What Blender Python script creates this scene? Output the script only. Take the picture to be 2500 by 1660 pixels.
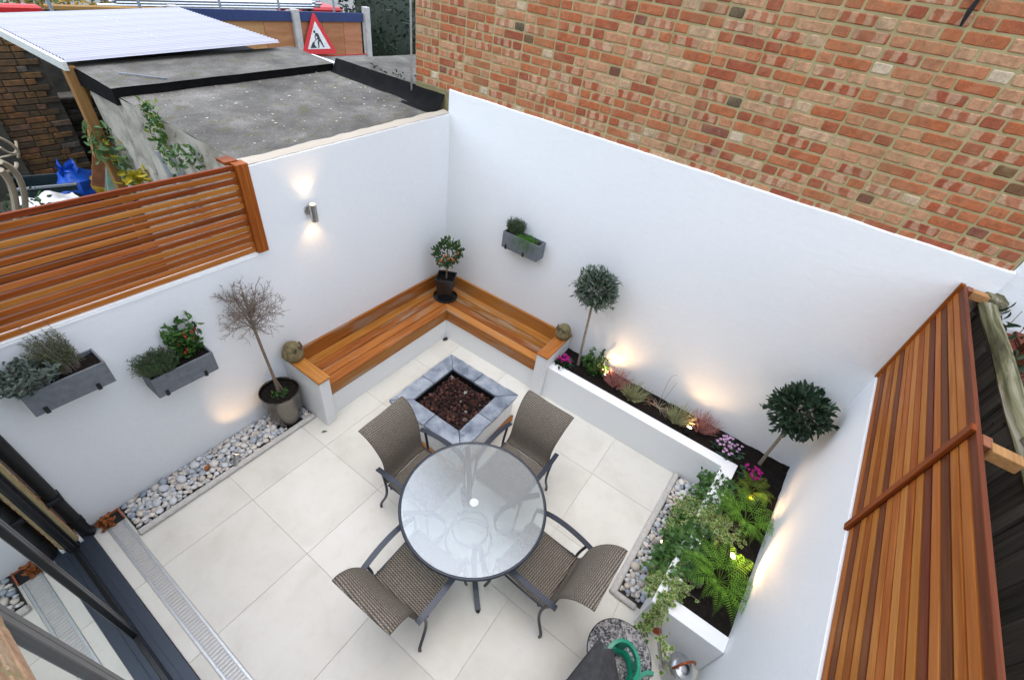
import bpy, bmesh, math, random
from math import sin, cos, pi, radians as R, sqrt, atan2
from mathutils import Vector, Matrix, Euler, noise as mn
random.seed(7)
rnd, uni = random.random, random.uniform
for o in list(bpy.data.objects): bpy.data.objects.remove(o)
scene = bpy.context.scene
COL = scene.collection
# ---------------------------------------------------------------- camera
cam = bpy.data.cameras.new('camera'); camo = bpy.data.objects.new('camera', cam); COL.objects.link(camo)
cam.sensor_width = 36; cam.sensor_fit = 'HORIZONTAL'; cam.lens = 36 * 1080.97 / 2500
cam.clip_start = 0.05; cam.clip_end = 500
_r = Vector((0.57105985, -0.81035957, 0.13117932)); _u = Vector((0.47221545, 0.45498517, 0.75498415)); _f = Vector((0.67149327, 0.36919623, -0.64248807))
_m = Matrix((_r, _u, -_f)).transposed().to_4x4(); _m.translation = Vector((-4.0811, -3.4979, 3.9884))
camo.matrix_world = _m
scene.camera = camo
# ---------------------------------------------------------------- sky, sun, exposure
SUN_EL, SUN_AZ = R(87), R(-100)          # azimuth measured from +Y towards +X
world = bpy.data.worlds.new('World'); scene.world = world; world.use_nodes = True
wn = world.node_tree; wn.nodes.clear()
wo = wn.nodes.new('ShaderNodeOutputWorld'); wb = wn.nodes.new('ShaderNodeBackground'); sk = wn.nodes.new('ShaderNodeTexSky')
sk.sky_type = 'NISHITA'; sk.sun_disc = False; sk.sun_elevation = SUN_EL; sk.sun_rotation = SUN_AZ
sk.air_density = 1.0; sk.dust_density = 2.0; sk.ozone_density = 1.5
wb.inputs['Strength'].default_value = 0.135
wn.links.new(sk.outputs[0], wb.inputs[0]); wn.links.new(wb.outputs[0], wo.inputs[0])
sl = bpy.data.lights.new('sun', 'SUN'); slo = bpy.data.objects.new('sun', sl); COL.objects.link(slo)
sl.energy = 1.5; sl.angle = R(160); sl.color = (1.0, 0.975, 0.945)
_sd = Vector((sin(SUN_AZ) * cos(SUN_EL), cos(SUN_AZ) * cos(SUN_EL), sin(SUN_EL)))
slo.rotation_euler = _sd.to_track_quat('Z', 'Y').to_euler()
vs = scene.view_settings
vs.view_transform = 'Standard'; vs.look = 'None'; vs.gamma = 1; vs.use_curve_mapping = False; vs.exposure = 1.50
scene.render.resolution_x = 1024; scene.render.resolution_y = 679
scene.cycles.max_bounces = 8
# ---------------------------------------------------------------- material helpers
MAT = {}
def lin(c):
    return tuple(((v / 255) / 12.92 if v / 255 <= .04045 else ((v / 255 + .055) / 1.055) ** 2.4) for v in c) + (1,)
class NT:
    def __init__(s, name):
        s.m = bpy.data.materials.new(name); s.m.use_nodes = True; s.t = s.m.node_tree
        s.b = s.t.nodes['Principled BSDF']; s.out = s.t.nodes['Material Output']; MAT[name] = s.m
    def n(s, typ, ins=None, **kw):
        nd = s.t.nodes.new('ShaderNode' + typ)
        for k, v in kw.items(): setattr(nd, k, v)
        for k, v in (ins or {}).items():
            if hasattr(v, 'bl_idname') and 'Socket' in v.bl_idname: s.t.links.new(v, nd.inputs[k])
            else: nd.inputs[k].default_value = v
        return nd
    def link(s, a, b): s.t.links.new(a, b)
    def coord(s, which='Object', scale=(1, 1, 1), rnd_off=False):
        tc = s.n('TexCoord'); src = tc.outputs[which]
        if rnd_off:
            oi = s.n('ObjectInfo'); mu = s.n('VectorMath', {0: oi.outputs['Random'], 1: (37.1, 91.7, 53.3)}, operation='MULTIPLY')
            ad = s.n('VectorMath', {0: src, 1: mu.outputs[0]}, operation='ADD'); src = ad.outputs[0]
        mp = s.n('Mapping', {'Vector': src, 'Scale': scale}); return mp.outputs[0]
    def noise(s, vec, scale, detail=3, rough=.55, dist=0):
        return s.n('TexNoise', {'Vector': vec, 'Scale': scale, 'Detail': detail, 'Roughness': rough, 'Distortion': dist}).outputs['Fac']
    def ramp(s, fac, stops, interp='LINEAR'):
        r = s.n('ValToRGB', {'Fac': fac}); e = r.color_ramp.elements; r.color_ramp.interpolation = interp
        while len(e) < len(stops): e.new(.5)
        for i, (p, c) in enumerate(stops): e[i].position = p; e[i].color = c if len(c) == 4 else tuple(c) + (1,)
        return r.outputs['Color']
    def mix(s, fac, a, b, blend='MIX'):
        m = s.n('MixRGB', blend_type=blend)
        for k, v in (('Fac', fac), ('Color1', a), ('Color2', b)):
            if hasattr(v, 'bl_idname') and 'Socket' in v.bl_idname: s.link(v, m.inputs[k])
            else: m.inputs[k].default_value = v if (k == 'Fac' or len(v) == 4) else tuple(v) + (1,)
        return m.outputs[0]
    def math(s, op, a, b=0.0, clamp=False):
        m = s.n('Math', {0: a, 1: b}, operation=op); m.use_clamp = clamp; return m.outputs[0]
    def bump(s, h, strength=.3, dist=.005):
        b = s.n('Bump', {'Height': h, 'Strength': strength, 'Distance': dist}); s.link(b.outputs[0], s.b.inputs['Normal'])
    def set(s, color=None, rough=None, metal=None, spec=None):
        for k, v in (('Base Color', color), ('Roughness', rough), ('Metallic', metal), ('Specular IOR Level', spec)):
            if v is None: continue
            if hasattr(v, 'bl_idname') and 'Socket' in v.bl_idname: s.link(v, s.b.inputs[k])
            else: s.b.inputs[k].default_value = v
        return s.m
def plain(name, col, rough=.6, var=.12, scale=30, metal=0, spec=.5, bump=0, objvar=0.0, which='Object'):
    t = NT(name); v = t.coord(which, rnd_off=True); n = t.noise(v, scale, 4)
    lo = tuple(c * (1 - var) for c in col[:3]); hi = tuple(min(1, c * (1 + var)) for c in col[:3])
    c = t.ramp(n, [(.3, lo), (.7, hi)])
    if objvar:
        oi = t.n('ObjectInfo'); f = t.math('MULTIPLY_ADD', oi.outputs['Random'], objvar * 2); f.node.inputs[2].default_value = 1 - objvar
        c = t.mix(1.0, c, f, 'MULTIPLY')
    t.set(c, rough, metal, spec)
    if bump: t.bump(n, bump, .004)
    return t.m
# ---------------------------------------------------------------- mesh helpers
class MB:
    def __init__(s): s.v = []; s.f = []; s.mi = []; s.uv = None; s.col = None; s.M = Matrix.Identity(4); s.k = 0
    def add(s, vs, fs, mi=None):
        o = len(s.v); M = s.M
        s.v += [tuple(M @ Vector(p)) for p in vs]; s.f += [tuple(i + o for i in f) for f in fs]; s.mi += [s.k if mi is None else mi] * len(fs)
        return s
    def box(s, x0, x1, y0, y1, z0, z1, b=0.0):
        x0, x1 = min(x0, x1), max(x0, x1); y0, y1 = min(y0, y1), max(y0, y1); z0, z1 = min(z0, z1), max(z0, z1)
        if not b:
            return s.add([(x0,y0,z0),(x1,y0,z0),(x1,y1,z0),(x0,y1,z0),(x0,y0,z1),(x1,y0,z1),(x1,y1,z1),(x0,y1,z1)],
                  [(0,3,2,1),(4,5,6,7),(0,1,5,4),(1,2,6,5),(2,3,7,6),(3,0,4,7)])
        v = []; idx = {}
        for ix, X in enumerate((x0, x1)):
            for iy, Y in enumerate((y0, y1)):
                for iz, Zc in enumerate((z0, z1)):
                    dx, dy, dz = (b if ix == 0 else -b), (b if iy == 0 else -b), (b if iz == 0 else -b)
                    idx[ix, iy, iz] = len(v); v += [(X, Y + dy, Zc + dz), (X + dx, Y, Zc + dz), (X + dx, Y + dy, Zc)]
        g = lambda a, bb, c, k: idx[a, bb, c] + k
        f = []
        for q in (0, 1):
            F = [g(q,0,0,0), g(q,1,0,0), g(q,1,1,0), g(q,0,1,0)]; f.append(F if q else F[::-1])
            F = [g(0,q,0,1), g(1,q,0,1), g(1,q,1,1), g(0,q,1,1)]; f.append(F[::-1] if q else F)
            F = [g(0,0,q,2), g(1,0,q,2), g(1,1,q,2), g(0,1,q,2)]; f.append(F if q else F[::-1])
        for a in (0, 1):
            for c in (0, 1):
                F = [g(0,a,c,1), g(1,a,c,1), g(1,a,c,2), g(0,a,c,2)]; f.append(F if (a ^ c) else F[::-1])
                F = [g(a,0,c,0), g(a,1,c,0), g(a,1,c,2), g(a,0,c,2)]; f.append(F[::-1] if (a ^ c) else F)
                F = [g(a,c,0,0), g(a,c,1,0), g(a,c,1,1), g(a,c,0,1)]; f.append(F if (a ^ c) else F[::-1])
        for a in (0, 1):
            for bb in (0, 1):
                for c in (0, 1):
                    F = [g(a,bb,c,0), g(a,bb,c,1), g(a,bb,c,2)]; f.append(F[::-1] if (a + bb + c) % 2 == 0 else F)
        return s.add(v, f)
    def prism(s, poly, z0, z1):
        n = len(poly); a = sum(poly[i][0] * poly[(i + 1) % n][1] - poly[(i + 1) % n][0] * poly[i][1] for i in range(n))
        if a < 0: poly = poly[::-1]
        v = [(x, y, z0) for x, y in poly] + [(x, y, z1) for x, y in poly]
        return s.add(v, [tuple(range(n - 1, -1, -1)), tuple(range(n, 2 * n))] + [(i, (i + 1) % n, n + (i + 1) % n, n + i) for i in range(n)])
    def tube(s, path, rad, n=8, cap=True, flat=1.0, upv=None):
        path = [Vector(p) for p in path]; m = len(path)
        rs = rad if isinstance(rad, (list, tuple)) else [rad] * m
        v = []; f = []; prev = None
        for i, p in enumerate(path):
            t = (path[min(i + 1, m - 1)] - path[max(i - 1, 0)]).normalized()
            if upv is not None: a = Vector(upv)
            elif prev is not None: a = prev
            else: a = Vector((0, 0, 1)) if abs(t.z) < .9 else Vector((1, 0, 0))
            x = (a - t * a.dot(t))
            x = x.normalized() if x.length > 1e-6 else t.orthogonal().normalized()
            prev = x; y = t.cross(x)
            for k in range(n):
                an = 2 * pi * k / n; v.append(tuple(p + x * (cos(an) * rs[i] * flat) + y * (sin(an) * rs[i])))
        for i in range(m - 1):
            for k in range(n):
                f.append((i * n + k, i * n + (k + 1) % n, (i + 1) * n + (k + 1) % n, (i + 1) * n + k))
        if cap: f += [tuple(range(n - 1, -1, -1)), tuple((m - 1) * n + k for k in range(n))]
        return s.add(v, f)
    def lathe(s, prof, n=24, c=(0, 0, 0), cap0=True, cap1=True, a0=0.0):
        v = []; f = []; m = len(prof)
        for r, z in prof:
            for k in range(n): v.append((c[0] + r * cos(a0 + 2 * pi * k / n), c[1] + r * sin(a0 + 2 * pi * k / n), c[2] + z))
        for i in range(m - 1):
            for k in range(n): f.append((i * n + k, i * n + (k + 1) % n, (i + 1) * n + (k + 1) % n, (i + 1) * n + k))
        if cap0: f.append(tuple(range(n - 1, -1, -1)))
        if cap1: f.append(tuple((m - 1) * n + k for k in range(n)))
        return s.add(v, f)
    def blob(s, c, r, n=8, m=6, jit=0.0, sx=1, sy=1, sz=1, rot=None, seed=0):
        v = []; f = []; q = rot or Matrix.Identity(3)
        def P(th, ph):
            d = Vector((sin(th) * cos(ph), sin(th) * sin(ph), cos(th)))
            k = 1 + jit * mn.noise(d * 1.7 + Vector((seed * 7.3, seed * 3.1, seed)))
            return tuple(Vector(c) + q @ Vector((d.x * sx * r * k, d.y * sy * r * k, d.z * sz * r * k)))
        v.append(P(0, 0))
        for i in range(1, m):
            for k in range(n): v.append(P(pi * i / m, 2 * pi * k / n))
        v.append(P(pi, 0)); L = len(v) - 1
        for k in range(n):
            f.append((0, 1 + k, 1 + (k + 1) % n)); f.append((L, 1 + (m - 2) * n + (k + 1) % n, 1 + (m - 2) * n + k))
        for i in range(m - 2):
            for k in range(n): f.append((1 + i * n + k, 1 + (i + 1) * n + k, 1 + (i + 1) * n + (k + 1) % n, 1 + i * n + (k + 1) % n))
        return s.add(v, f)
    def sheet(s, fn, nu, nv):
        v = [fn(i / nu, j / nv) for j in range(nv + 1) for i in range(nu + 1)]
        return s.add(v, [(j * (nu + 1) + i, j * (nu + 1) + i + 1, (j + 1) * (nu + 1) + i + 1, (j + 1) * (nu + 1) + i) for j in range(nv) for i in range(nu)])
    def mesh(s, name, mats, smooth=False):
        me = bpy.data.meshes.new(name); me.from_pydata(s.v, [], s.f)
        for m in (mats if isinstance(mats, (list, tuple)) else [mats]): me.materials.append(MAT[m] if isinstance(m, str) else m)
        me.polygons.foreach_set('material_index', s.mi)
        if smooth:
            me.polygons.foreach_set('use_smooth', [True] * len(s.f))
            if smooth != 'full':
                try: me.set_sharp_from_angle(angle=R(40))
                except Exception: pass
        me.update(); return me
    def build(s, name, mats, parent=None, smooth=False, loc=(0, 0, 0), rz=0.0, rot=None, kind=None):
        return put(name, s.mesh(name, mats, smooth), parent, loc, rz, rot, kind)
def put(name, me, parent=None, loc=(0, 0, 0), rz=0.0, rot=None, kind=None):
    o = bpy.data.objects.new(name, me); COL.objects.link(o); o.location = loc
    o.rotation_euler = rot if rot else (0, 0, rz)
    if parent: o.parent = parent
    if kind: o['kind'] = kind
    return o
def tag(o, label, cat, group=None):
    o['label'] = label; o['category'] = cat
    if group: o['group'] = group
    return o
def thing(name, label, cat, loc=(0, 0, 0), rz=0.0, group=None):
    o = put(name, None, None, loc, rz); o.empty_display_size = .1; return tag(o, label, cat, group)
def struct(o): o['kind'] = 'structure'; return o
def copy_tree(o, parent=None):
    c = o.copy(); COL.objects.link(c); c.parent = parent
    for ch in o.children: copy_tree(ch, c)
    return c
def rotTo(d, roll=0.0):
    q = Vector(d).normalized().to_track_quat('Y', 'Z').to_matrix(); return q @ Matrix.Rotation(roll, 3, 'Y')
# leaf templates: outline in x (width) / y (length 0..1), slightly folded
def leaf_tpl(w=.4, fold=.12, n=2):
    if n == 2:
        v = [(0, 0, 0), (w / 2, .4, fold), (0, .45, 0), (-w / 2, .4, fold), (0, 1, -.06)]
        return v, [(0, 1, 2), (0, 2, 3), (2, 1, 4), (3, 2, 4)]
    v = [(0, 0, 0), (w * .38, .2, fold * .8), (w / 2, .48, fold), (w * .34, .76, fold * .5), (0, 1, -.12), (-w * .34, .76, fold * .5), (-w / 2, .48, fold), (-w * .38, .2, fold * .8), (0, .5, 0)]
    return v, [(8, i, (i + 1) % 8) for i in range(8)]
def ivy_tpl():
    pts = [(0, 0), (.32, -.12), (.5, .2), (.3, .38), (.42, .66), (.14, .66), (0, 1), (-.14, .66), (-.42, .66), (-.3, .38), (-.5, .2), (-.32, -.12)]
    v = [(x, y, .07 * abs(x) * 2) for x, y in pts] + [(0, .35, 0)]
    return v, [(12, i, (i + 1) % 12) for i in range(12)]
class Leaves(MB):
    def put(s, tpl, pos, d, size, roll=None, mi=0, wscale=1.0):
        q = rotTo(d, uni(0, 2 * pi) if roll is None else roll); P = Vector(pos)
        s.add([P + q @ Vector((x * size * wscale, y * size, z * size)) for x, y, z in tpl[0]], tpl[1], mi)
def rdir(up=0.0):
    z = uni(-1, 1); a = uni(0, 2 * pi); r = sqrt(1 - z * z); v = Vector((r * cos(a), r * sin(a), z + up)); return v.normalized()
YW = -4.729; SK = -0.0697; SKA = math.atan(SK)
def wk(x, d=0.0, z=0.0): return (x, YW + SK * x + d, z)
# ---------------------------------------------------------------- materials
def m_render(name, base=(.775, .806, .806), stain=.05):
    t = NT(name); v = t.coord('Object'); a = t.noise(v, 1.3, 5, .6); b = t.noise(v, 22, 4, .6); d = t.noise(v, 95, 3)
    c = t.ramp(a, [(.25, tuple(x * (1 - stain) for x in base)), (.75, base)])
    c = t.mix(.5, c, t.ramp(b, [(.3, tuple(x * .97 for x in base)), (.7, tuple(min(1, x * 1.02) for x in base))]))
    tw_ = t.noise(t.coord('Object', (3, 3, 9)), 1.6, 4, .6, .8); h = t.math('ADD', t.math('ADD', t.math('MULTIPLY', b, .6), t.math('MULTIPLY', d, .22)), t.math('MULTIPLY', tw_, 1.6)); t.set(c, .75, 0, .25); t.bump(h, .22, .007); return t.m
m_render('white_render')
m_render('white_base', (.755, .772, .765), .10)
m_render('cream_mortar', (.46, .42, .34), .3)
def m_wood(name, stops, rough=.45, gscale=1.0, spec=.35, objvar=.3, hue=.03, grey=0.0):
    t = NT(name); v = t.coord('Object', (1.1, 26 * gscale, 26 * gscale), True); g = t.noise(v, 1.6, 6, .62, .6)
    v2 = t.coord('Object', (.8, 5, 5), True); g2 = t.noise(v2, 1.1, 3)
    f = t.math('ADD', t.math('MULTIPLY', g, .78), t.math('MULTIPLY', g2, .26))
    oi = t.n('ObjectInfo'); off = t.math('MULTIPLY', t.math('SUBTRACT', oi.outputs['Random'], .5), objvar)
    f2 = t.math('ADD', f, off, True); c = t.ramp(f2, stops)
    hs = t.n('HueSaturation', {'Color': c}); rv = t.n('TexWhiteNoise', {'W': oi.outputs['Random']}, noise_dimensions='1D')
    hm = t.math('MULTIPLY_ADD', rv.outputs['Value'], hue); hm.node.inputs[2].default_value = .5 - hue / 2; t.link(hm, hs.inputs['Hue'])
    c = hs.outputs[0]
    if grey:
        gm = t.ramp(t.noise(t.coord('Object', (1.2, 7, 7), True), 1.4, 3), [(.52, (0, 0, 0)), (.72, (grey, grey, grey))])
        c = t.mix(gm, c, (.30, .24, .17))
    t.set(c, rough, 0, spec); t.bump(g, .15, .002); return t.m
m_wood('fence_wood', [(.25, (.12, .024, .004)), (.45, (.22, .052, .008)), (.62, (.31, .085, .013)), (.8, (.42, .155, .034))], .5, spec=.12, objvar=.42, hue=.014)
m_wood('fence_light', [(.25, (.27, .078, .012)), (.5, (.37, .128, .023)), (.8, (.47, .205, .052))], .5, spec=.12, objvar=.25, hue=.012)
m_wood('fence_deep', [(.25, (.070, .016, .006)), (.5, (.125, .032, .011)), (.8, (.19, .055, .018))], .5, spec=.12, objvar=.2, hue=.014)
m_wood('fence_wood_dark', [(.3, (.10, .030, .014)), (.7, (.24, .075, .030))], .45, objvar=.15)
m_wood('bench_wood', [(.25, (.17, .056, .010)), (.5, (.31, .115, .020)), (.75, (.44, .20, .048))], .45, spec=.2, objvar=.40, hue=.016, grey=.75)
m_wood('old_timber', [(.3, (.045, .043, .033)), (.55, (.10, .10, .065)), (.8, (.20, .19, .13))], .85, spec=.1)
m_wood('mossy_timber', [(.36, (.035, .035, .020)), (.47, (.075, .073, .038)), (.55, (.15, .14, .085)), (.66, (.32, .30, .24))], .9, spec=.1, gscale=.35, objvar=0)
m_wood('dark_board', [(.3, (.030, .032, .026)), (.7, (.095, .094, .078))], .9, spec=.1)
m_wood('raw_timber', [(.3, (.20, .10, .035)), (.7, (.36, .20, .075))], .75, spec=.15)
m_wood('red_timber', [(.3, (.06, .014, .007)), (.7, (.13, .032, .014))], .7, spec=.2)
m_wood('plywood', [(.3, (.30, .14, .055)), (.5, (.38, .19, .085)), (.75, (.48, .28, .14))], .7, .25, spec=.15, objvar=.35)
# floor tiles
t = NT('limestone_tile'); v = t.coord('Object', rnd_off=True); a = t.noise(v, 2.2, 5, .6, .4); b = t.noise(v, 14, 5, .6); d = t.noise(v, 160, 2)
c = t.ramp(a, [(.3, (.545, .535, .475)), (.5, (.61, .605, .54)), (.75, (.64, .64, .585))])
c = t.mix(t.ramp(b, [(.55, (0, 0, 0)), (.8, (.35, .35, .35))]), c, (.50, .445, .37))
oi = t.n('ObjectInfo'); f = t.math('MULTIPLY_ADD', oi.outputs['Random'], .10); f.node.inputs[2].default_value = .93
c = t.mix(1.0, c, f, 'MULTIPLY'); ro = t.math('MULTIPLY_ADD', b, .25); ro.node.inputs[2].default_value = .28
t.set(c, ro, 0, .4); t.bump(t.math('ADD', b, t.math('MULTIPLY', d, .2)), .05, .003)
plain('grout', (.50, .47, .415), .9, .1)
plain('kerb_stone', (.44, .43, .40), .8, .12, 40, bump=.2)
plain('bed_soil', (.035, .032, .028), .95, .3, 60, bump=.6)
t = NT('soil'); v = t.coord(); a = t.noise(v, 30, 6, .7); b = t.noise(v, 130, 3)
c = t.ramp(a, [(.35, (.006, .005, .004)), (.6, (.016, .012, .009)), (.8, (.045, .034, .024))]); t.set(c, .95, 0, .2); t.bump(t.math('ADD', a, b), .9, .02)
# brick: uv = position on the brick face, colour attribute = (tone, stripes, light)
t = NT('brick'); at = t.n('Attribute', attribute_name='tone'); sep = t.n('SeparateColor', {'Color': at.outputs['Color']})
tone, stripe, ph = sep.outputs[0], sep.outputs[1], sep.outputs[2]
uv = t.n('UVMap'); su = t.n('SeparateXYZ', {'Vector': uv.outputs[0]}); cv = t.n('VectorMath', {0: at.outputs['Color'], 1: (61.7, 83.3, 47.9)}, operation='MULTIPLY'); cc = t.n('VectorMath', {0: t.coord('Object'), 1: cv.outputs[0]}, operation='ADD').outputs[0]; nn = t.noise(cc, 26, 5, .65); nf = t.noise(cc, 120, 4, .65); nl = t.noise(cc, 9, 3)
basec = t.ramp(tone, [(0, (.055, .042, .026)), (.035, (.095, .080, .050)), (.07, (.13, .095, .030)), (.10, (.15, .060, .045)), (.22, (.27, .072, .037)), (.38, (.38, .118, .046)), (.52, (.42, .19, .095)), (.68, (.44, .25, .14)), (.84, (.47, .325, .20)), (.93, (.50, .41, .28)), (1, (.52, .45, .34))])
lightc = t.mix(.62, basec, (.49, .36, .235)); redc = t.mix(.6, basec, (.29, .066, .032))
s1 = t.math('SINE', t.math('ADD', t.math('MULTIPLY', su.outputs[0], t.math('MULTIPLY_ADD', ph, 46.0)), t.math('ADD', t.math('MULTIPLY', ph, 12.0), t.math('MULTIPLY', nl, 5.0))))
for q_ in t.t.nodes:
    if q_.bl_idname == 'ShaderNodeMath' and q_.operation == 'MULTIPLY_ADD' and abs(q_.inputs[1].default_value - 46.0) < .01: q_.inputs[2].default_value = 34.0
sm = t.ramp(t.math('MULTIPLY_ADD', s1, .5), [(.0, (0, 0, 0)), (.18, (0, 0, 0)), (.42, (.85, .85, .85))]); sm.node.inputs['Fac'].links[0].from_node.inputs[2].default_value = .3
stc = t.mix(sm, redc, lightc)
c = t.mix(t.math('GREATER_THAN', stripe, .62), basec, stc)
c = t.mix(t.ramp(nn, [(.33, (.75, .75, .75)), (.60, (0, 0, 0))]), c, t.mix(.6, c, (.10, .045, .028)))
c = t.mix(t.ramp(nl, [(.5, (0, 0, 0)), (.75, (.45, .45, .45))]), c, t.mix(.5, c, (.50, .36, .22)))
c = t.mix(t.ramp(nf, [(.62, (0, 0, 0)), (.72, (.6, .6, .6))]), c, (.48, .40, .28))
c = t.mix(t.ramp(nf, [(.26, (.8, .8, .8)), (.34, (0, 0, 0))]), c, (.07, .035, .025))
gp = t.n('NewGeometry').outputs['Position']; w1 = t.noise(gp, 1.7, 4, .6); w2 = t.noise(gp, 4.5, 4, .65); c = t.mix(1.0, c, (1.16, 1.14, 1.12), 'MULTIPLY'); c = t.mix(t.ramp(w1, [(.48, (0, 0, 0)), (.68, (.42, .42, .42))]), c, (.26, .20, .10)); c = t.mix(t.ramp(w2, [(.55, (0, 0, 0)), (.72, (.45, .45, .45))]), c, t.mix(.55, c, (.09, .05, .035))); t.set(c, .9, 0, .2); t.bump(t.math('ADD', nn, nf), .6, .007)
t = NT('mortar'); cc = t.coord(); a = t.noise(cc, 9, 5); b = t.noise(cc, 150, 3)
t.set(t.ramp(t.math('ADD', t.math('MULTIPLY', a, .7), t.math('MULTIPLY', b, .3)), [(.3, (.30, .25, .12)), (.7, (.44, .375, .205))]), .95, 0, .1); t.bump(b, .5, .004)
t = NT('buff_brick'); oi = t.n('ObjectInfo'); cc = t.coord('Object', rnd_off=True); nn = t.noise(cc, 14, 5, .65)
bc = t.ramp(oi.outputs['Random'], [(0, (.10, .075, .05)), (.3, (.17, .105, .05)), (.6, (.27, .15, .06)), (.85, (.30, .135, .055)), (1, (.19, .18, .16))])
t.set(t.mix(t.ramp(nn, [(.4, (.7, .7, .7)), (.65, (0, 0, 0))]), bc, (.07, .06, .045)), .95, 0, .1); t.bump(nn, .5, .006)
t = NT('sooty_brick'); oi = t.n('ObjectInfo'); cc = t.coord('Object', rnd_off=True); nn = t.noise(cc, 12, 5, .65)
bc = t.ramp(oi.outputs['Random'], [(0, (.018, .017, .014)), (.45, (.045, .042, .034)), (.8, (.10, .095, .085)), (.93, (.13, .12, .11)), (1, (.20, .05, .02))])
t.set(t.mix(t.ramp(nn, [(.4, (.8, .8, .8)), (.62, (0, 0, 0))]), bc, (.02, .019, .015)), .95, 0, .1); t.bump(nn, .6, .008)
plain('dark_mortar', (.075, .068, .055), .95, .3, 30, bump=.3)
# slate, lava, pebbles
t = NT('slate'); cc = t.coord('Object', rnd_off=True); a = t.noise(cc, 5, 6, .62, .3); b = t.noise(cc, 34, 5, .6); e = t.noise(cc, 9, 5, .6)
c = t.ramp(a, [(.36, (.105, .132, .165)), (.5, (.20, .235, .275)), (.64, (.30, .335, .37))]); wet = t.ramp(e, [(.62, (0, 0, 0)), (.66, (.75, .75, .75))])
c = t.mix(wet, c, (.075, .10, .14)); ro = t.mix(wet, (.58, .58, .58), (.22, .22, .22)); t.set(c, ro, 0, .5); t.bump(t.math('ADD', a, t.math('MULTIPLY', b, .6)), .7, .016)
t = NT('slate_joint'); cc = t.coord('Object'); t.set(t.ramp(t.noise(cc, 20, 3), [(.3, (.022, .03, .042)), (.7, (.05, .065, .085))]), .35, 0, .5)
t = NT('lava'); oi = t.n('ObjectInfo'); cc = t.coord('Object', rnd_off=True); nn = t.noise(cc, 60, 4, .7)
bc = t.ramp(oi.outputs['Random'], [(0, (.014, .009, .008)), (.4, (.045, .021, .017)), (.75, (.085, .034, .025)), (.92, (.14, .055, .04)), (.985, (.17, .09, .07)), (1, (.5, .48, .45))])
t.set(t.mix(t.ramp(nn, [(.35, (.75, .75, .75)), (.55, (0, 0, 0))]), bc, (.012, .008, .007)), .9, 0, .2); t.bump(nn, .9, .006)
t = NT('pebble'); oi = t.n('ObjectInfo'); cc = t.coord('Object', rnd_off=True); nn = t.noise(cc, 30, 4, .6)
bc = t.ramp(oi.outputs['Random'], [(0, (.20, .25, .30)), (.16, (.36, .41, .46)), (.35, (.50, .54, .57)), (.6, (.62, .63, .62)), (.8, (.62, .58, .50)), (.92, (.48, .42, .34)), (1, (.70, .68, .64))])
t.set(t.mix(t.ramp(nn, [(.35, (.3, .3, .3)), (.6, (0, 0, 0))]), bc, (.28, .28, .27)), .55, 0, .35); t.bump(nn, .12, .003)
# metals, plastics, glass
plain('black_metal', (.008, .009, .010), .5, .15, 80, .0, .3)
plain('frame_metal', (.026, .033, .046), .38, .1, 60, .3, .5)
plain('door_metal', (.048, .062, .085), .45, .08, 40, .5, .5)
plain('door_black', (.010, .011, .013), .3, .1, 40, .2, .5)
plain('door_grey', (.13, .13, .125), .5, .08, 40, .3, .5)
plain('steel', (.55, .54, .52), .28, .08, 120, 1.0)
plain('dark_steel', (.19, .175, .155), .20, .06, 14, 1.0)
plain('galvanised', (.56, .58, .60), .34, .12, 25, 1.0)
plain('grate_metal', (.50, .54, .56), .45, .1, 50, .75)
plain('copper', (.42, .115, .045), .38, .15, 40, .85)
plain('drain_dark', (.008, .009, .010), .8, .2)
plain('zinc_box', (.155, .172, .188), .6, .16, 22, .25, .3, bump=.05)
plain('black_glaze', (.012, .014, .015), .25, .2, 20, 0, .5)
plain('owl_stone', (.17, .14, .065), .9, .35, 24, bump=.7)
plain('bark', (.19, .145, .10), .9, .3, 60, bump=.6)
plain('bark_grey', (.24, .21, .16), .9, .3, 60, bump=.6)
plain('twig', (.16, .125, .10), .9, .25, 60)
plain('green_plastic', (.004, .20, .115), .35, .1, 20)
plain('charcoal_fabric', (.033, .034, .036), .85, .3, 30, bump=.25)
plain('orange_leaf', (.27, .085, .018), .7, .35, 25)
plain('terracotta', (.33, .095, .04), .8, .2, 30)
plain('felt', (.085, .084, .080), .9, .3, 6, bump=.3)
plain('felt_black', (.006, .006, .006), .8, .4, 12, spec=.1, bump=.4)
plain('concrete', (.40, .39, .36), .9, .15, 12, bump=.3)
plain('concrete_olive', (.20, .175, .085), .95, .2, 18, bump=.4)
plain('chip', (.42, .40, .34), .9, .3, 60)
t = NT('felt_roof'); cc = t.coord(); a = t.noise(cc, 2.2, 6, .65); b = t.noise(cc, 60, 4, .7); e = t.noise(cc, 7, 5, .7)
c = t.ramp(a, [(.3, (.062, .058, .050)), (.5, (.125, .120, .106)), (.72, (.23, .22, .195))]); c = t.mix(t.ramp(e, [(.54, (0, 0, 0)), (.68, (.7, .7, .7))]), c, (.10, .095, .035))
c = t.mix(t.ramp(b, [(.3, (.6, .6, .6)), (.55, (0, 0, 0))]), c, (.03, .03, .028)); t.set(c, .92, 0, .2); t.bump(t.math('ADD', a, b), .5, .01)
t = NT('whitewash'); cc = t.coord(); a = t.noise(cc, 4.5, 6, .7); b = t.noise(cc, 26, 5, .7)
c = t.ramp(a, [(.30, (.06, .055, .04)), (.38, (.27, .26, .21)), (.55, (.42, .41, .35)), (.8, (.48, .46, .40))]); c = t.mix(t.ramp(b, [(.62, (0, 0, 0)), (.7, (.8, .8, .8))]), c, (.05, .05, .04))
t.set(c, .95, 0, .1); t.bump(t.math('ADD', a, b), .7, .015)
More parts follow.
